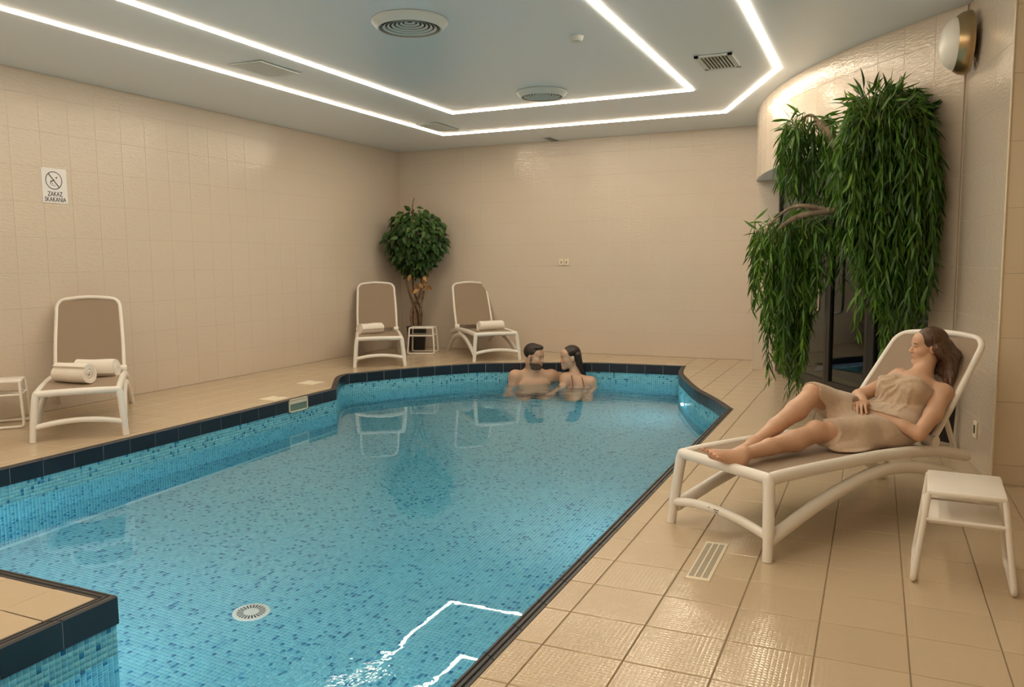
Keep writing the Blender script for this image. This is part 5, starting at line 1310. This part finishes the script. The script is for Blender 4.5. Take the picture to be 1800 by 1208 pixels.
# ---- couple standing in the water: local a = along the picture's right, b = towards the camera side, z up
ex_, ey_ = np.array([0.911,0.412,0.0]), np.array([0.411,-0.911,0.0])
def bather(center, male, head_c, fwd, sc, sh, name_label, paint_col, arms, seed):
    Mx = Matrix(((ex_[0],-ey_[0],0,center[0]),(ex_[1],-ey_[1],0,center[1]),(0,0,1,ZW),(0,0,0,1)))   # object x = picture right, object -y = towards camera
    def L_(p): return np.array([p[0], -p[1], p[2]])
    hd = Head(L_(head_c), L_(fwd), (0,0,1), sc); F = Field((-0.55,-0.75,-0.86), (0.62,0.55,0.58), 0.0062)
    s1, s2 = L_(sh[0]), L_(sh[1]); mid = (s1+s2)/2; w_ = np.linalg.norm(s2-s1)/2; d_ = 0.105*sc
    ax = (s2-s1)/np.linalg.norm(s2-s1); rot = np.stack([ax, np.cross([0,0,1.0], ax), [0,0,1.0]])
    F.ell(mid+[0,0,-0.15*sc], (w_*0.90, d_*1.05, 0.19*sc), rot, 0); F.cone(s1, s2, 0.055*sc, 0.055*sc, 0.07)
    F.ell(mid+[0,0,-0.36*sc], (w_*(0.80 if male else 0.66), d_*0.9, 0.17*sc), rot, 0.10); hip = mid+np.array([0,0,-0.56*sc]); F.ell(hip, (w_*0.84, d_*1.05, 0.12*sc), rot, 0.10)
    if male:
        for x in (-1, 1): F.ell(mid+ax*x*w_*0.42+rot[1]*(-d_*0.72)+np.array([0,0,-0.10*sc]), (0.088*sc,0.022*sc,0.060*sc), rot, 0.07)
        F.cone(mid+[0,0,0.03*sc], hd.w((0,-0.03,-0.055)), 0.070*sc, 0.060*sc, 0.05*sc)
        for s_ in (s1, s2): F.cone(mid*0.55+s_*0.45+np.array([0,0.01,0.03]), mid+np.array([0,0.01,0.075*sc]), 0.045*sc, 0.045*sc, 0.05)
    else:
        for x in (-1, 1): F.ell(mid+ax*x*w_*0.42+rot[1]*(-d_*0.95)+np.array([0,0,-0.17*sc]), (0.062*sc,0.055*sc,0.062*sc), rot, 0.03)
        F.cone(mid+[-0.03,0,0.02*sc], hd.w((0,-0.03,-0.055)), 0.056*sc, 0.045*sc, 0.06*sc)
        for s_ in (s1, s2): F.cone(mid+np.array([-0.03,-0.03,0.035]), s_+np.array([0,-0.03,0.03]), 0.012, 0.012, 0.03)
    hd.build(F, male)
    r0 = 0.056 if male else 0.046
    for s_, el, wr, kc, down, ts in arms:
        el, wr, kc = L_(el), L_(wr), L_(kc); F.ell(s_ if False else (s1 if ts[0] < 0 else s2), (0.062*sc if male else 0.05*sc,)*3, None, 0.05)
        st = s1 if ts[0] < 0 else s2
        F.chain([st, (st+el)/2, el], [r0*sc, r0*0.92*sc, r0*0.74*sc], 0.04); F.chain([el, el*0.6+wr*0.4, wr], [r0*0.74*sc, r0*0.70*sc, 0.028*sc], 0.02)
        ac = np.cross(kc-wr, L_(down)); hand(F, wr, kc, ac, L_(down), sc*0.95, (0.2,0.25,0.2), ts[1])
    for x in (-1, 1):      # kneeling on the pool bottom
        hj = hip+ax*x*w_*0.45; kn = hj+np.array([0.02*x,-0.22*sc,-0.0]); kn[2] = -0.80; F.chain([hj, kn], [0.088*sc, 0.060*sc], 0.05); an = kn+np.array([0.0,0.30*sc,0.0]); an[2] = -0.815; F.chain([kn, an], [0.055*sc, 0.034*sc], 0.03); F.cone(an, an+np.array([0,0.14*sc,-0.01]), 0.032*sc, 0.022*sc, 0.02)
    V, Fc = F.mesh(1); P = np.tile(np.array(paint_col), (len(V), 1)); hd.paint(V, P, beard=male)
    if male:
        wch = np.clip(1.2-np.linalg.norm((V-(mid+rot[1]*(-d_)+np.array([0,0,-0.14*sc])))/np.array([0.10,0.07,0.09]), axis=1), 0, 1)[:, None]*0.25; P[:] = P*(1-wch)+np.array((0.16,0.09,0.06))*wch
    o = link('person', field_mesh('person', V, Fc, M['skin'], P)); o.matrix_world = Mx; tag(o, name_label, 'person', 'bathers in the pool')
    return o, hd, F, (mid, ax, rot, w_, d_, hip, L_)
MANC, WOMC = (-3.86, 9.10), (-3.36, 9.27)
man, hdm, Fm, gm = bather(MANC, True, (0.03,0.03,0.340), (0.80,0.55,-0.13), 1.22, ((-0.205,-0.01,0.085), (0.245,-0.10,0.075)),
    'bearded dark-haired man standing bare-chested in the pool, looking at the woman beside him', (0.56,0.345,0.225),
    [(None, (-0.285,0.06,-0.22), (-0.30,0.27,-0.40), (-0.30,0.37,-0.43), (0,0,-1), (-1,1)), (None, (0.47,-0.16,0.015), (0.70,-0.16,-0.03), (0.78,-0.14,-0.06), (0,0.3,-1), (1,1))], 1)
Hm = Field((-0.25,-0.30,0.18), (0.30,0.30,0.56), 0.005)
hdm.ell(Hm, (0,-0.022,0.046), (0.080,0.100,0.088), 0); hdm.ell(Hm, (0,0.040,0.100), (0.056,0.050,0.028), 0.02); hdm.ell(Hm, (0,0.110,-0.010), (0.085,0.070,0.098), 0.010, 'sub'); hdm.ell(Hm, (0,-0.01,-0.105), (0.12,0.13,0.090), 0.010, 'sub')
for x in (-1, 1): hdm.ell(Hm, (x*0.085,0.003,-0.020), (0.022,0.026,0.034), 0.006, 'sub')
Vh, Fh = Hm.mesh(1); link('hair', field_mesh('hair', Vh, Fh, M['dark_hair']), None, man)
mid, ax, rot, w_, d_, hip, L_ = gm
Tr = Field((-0.55,-0.75,-0.86), (0.62,0.55,0.0), 0.008); Tr.ell(hip, (w_*0.84+0.012, d_*1.05+0.012, 0.12*1.22+0.012), rot, 0)
for x in (-1, 1):
    hj = hip+ax*x*w_*0.45; kn = hj+np.array([0.02*x,-0.22*1.22,0]); kn[2] = -0.80; Tr.cone(hj, hj*0.35+kn*0.65, 0.088*1.22+0.014, 0.075*1.22+0.018, 0.05)
Tr.cut(hip+np.array([0,0,0.0]), (0,0,1)); Vh, Fh = Tr.mesh(1); link('swim_trunks', field_mesh('swim_trunks', Vh, Fh, M['trunks']), None, man)
wom, hdw, Fw, gw = bather(WOMC, False, (-0.055,0.02,0.330), (-0.96,0.26,-0.08), 1.17, ((-0.108,0.03,0.068), (0.196,0.05,0.022)),
    'woman with slicked-back wet hair in the pool, smiling at the bearded man', (0.58,0.36,0.24),
    [(None, (-0.20,0.16,-0.18), (-0.28,0.34,-0.28), (-0.31,0.43,-0.30), (0,0,-1), (-1,-1)), (None, (0.245,0.08,-0.20), (0.16,0.32,-0.34), (0.12,0.41,-0.36), (0,0,-1), (1,1))], 2)
mid, ax, rot, w_, d_, hip, L_ = gw
Hw = Field((-0.30,-0.30,-0.05), (0.34,0.34,0.56), 0.005)
hdw.ell(Hw, (0,-0.022,0.042), (0.079,0.100,0.087), 0); hdw.ell(Hw, (0,0.110,-0.020), (0.088,0.070,0.112), 0.010, 'sub'); hdw.ell(Hw, (0,0.02,-0.10), (0.10,0.09,0.085), 0.010, 'sub')
for x in (-1, 1): hdw.ell(Hw, (x*0.085,0.003,-0.016), (0.022,0.026,0.034), 0.006, 'sub')
for i in range(7):
    t = (i-3)/3; a = hdw.w((0.055*t,-0.085+0.02*t*t,0.02)); b = hdw.w((0.050*t,-0.095+0.015*t*t,-0.08)); c_ = np.array([0.105+0.016*t, -0.005-0.03*t, 0.105]); Hw.chain([a, b, c_], [0.042,0.040,0.020], 0.015)
Vh, Fh = Hw.mesh(1); link('hair', field_mesh('hair', Vh, Fh, M['wet_hair']), None, wom)
Bk = Field((-0.55,-0.75,-0.86), (0.62,0.55,0.58), 0.0062)
for x in (-1, 1):
    Bk.ell(mid+ax*x*w_*0.42+rot[1]*(-d_*0.95)+np.array([0,0,-0.19*1.17]), (0.068*1.17,0.062*1.17,0.055*1.17), rot, 0)
Bk.cut(mid+np.array([0,0,-0.155*1.17]), (0,0,1)); Bk.ell(hip+np.array([0,0,-0.03]), (w_*0.84+0.012, d_*1.05+0.012, 0.085), rot, 0)
Vh, Fh = Bk.mesh(1); link('bikini', field_mesh('bikini', Vh, Fh, M['bikini']), None, wom)
mb = MB()
for x in (-1, 1):
    p0 = mid+ax*x*w_*0.46+rot[1]*(-d_*1.42)+np.array([0,0,-0.15*1.17]); p1 = mid+ax*x*w_*0.44+rot[1]*(-d_*1.02)+np.array([0,0,-0.04]); p2 = mid+ax*(x*w_*0.40-0.02)+rot[1]*(-d_*0.52)+np.array([0,0,0.055]); p3 = mid+ax*(x*w_*0.30-0.02)+rot[1]*(d_*0.25)+np.array([0,0,0.095])
    mb.tube(spline([p0,p1,p2,p3], 5), 0.0065, 6, flat=0.6)
mb.build('strap', M['bikini'], wom, smooth=50)
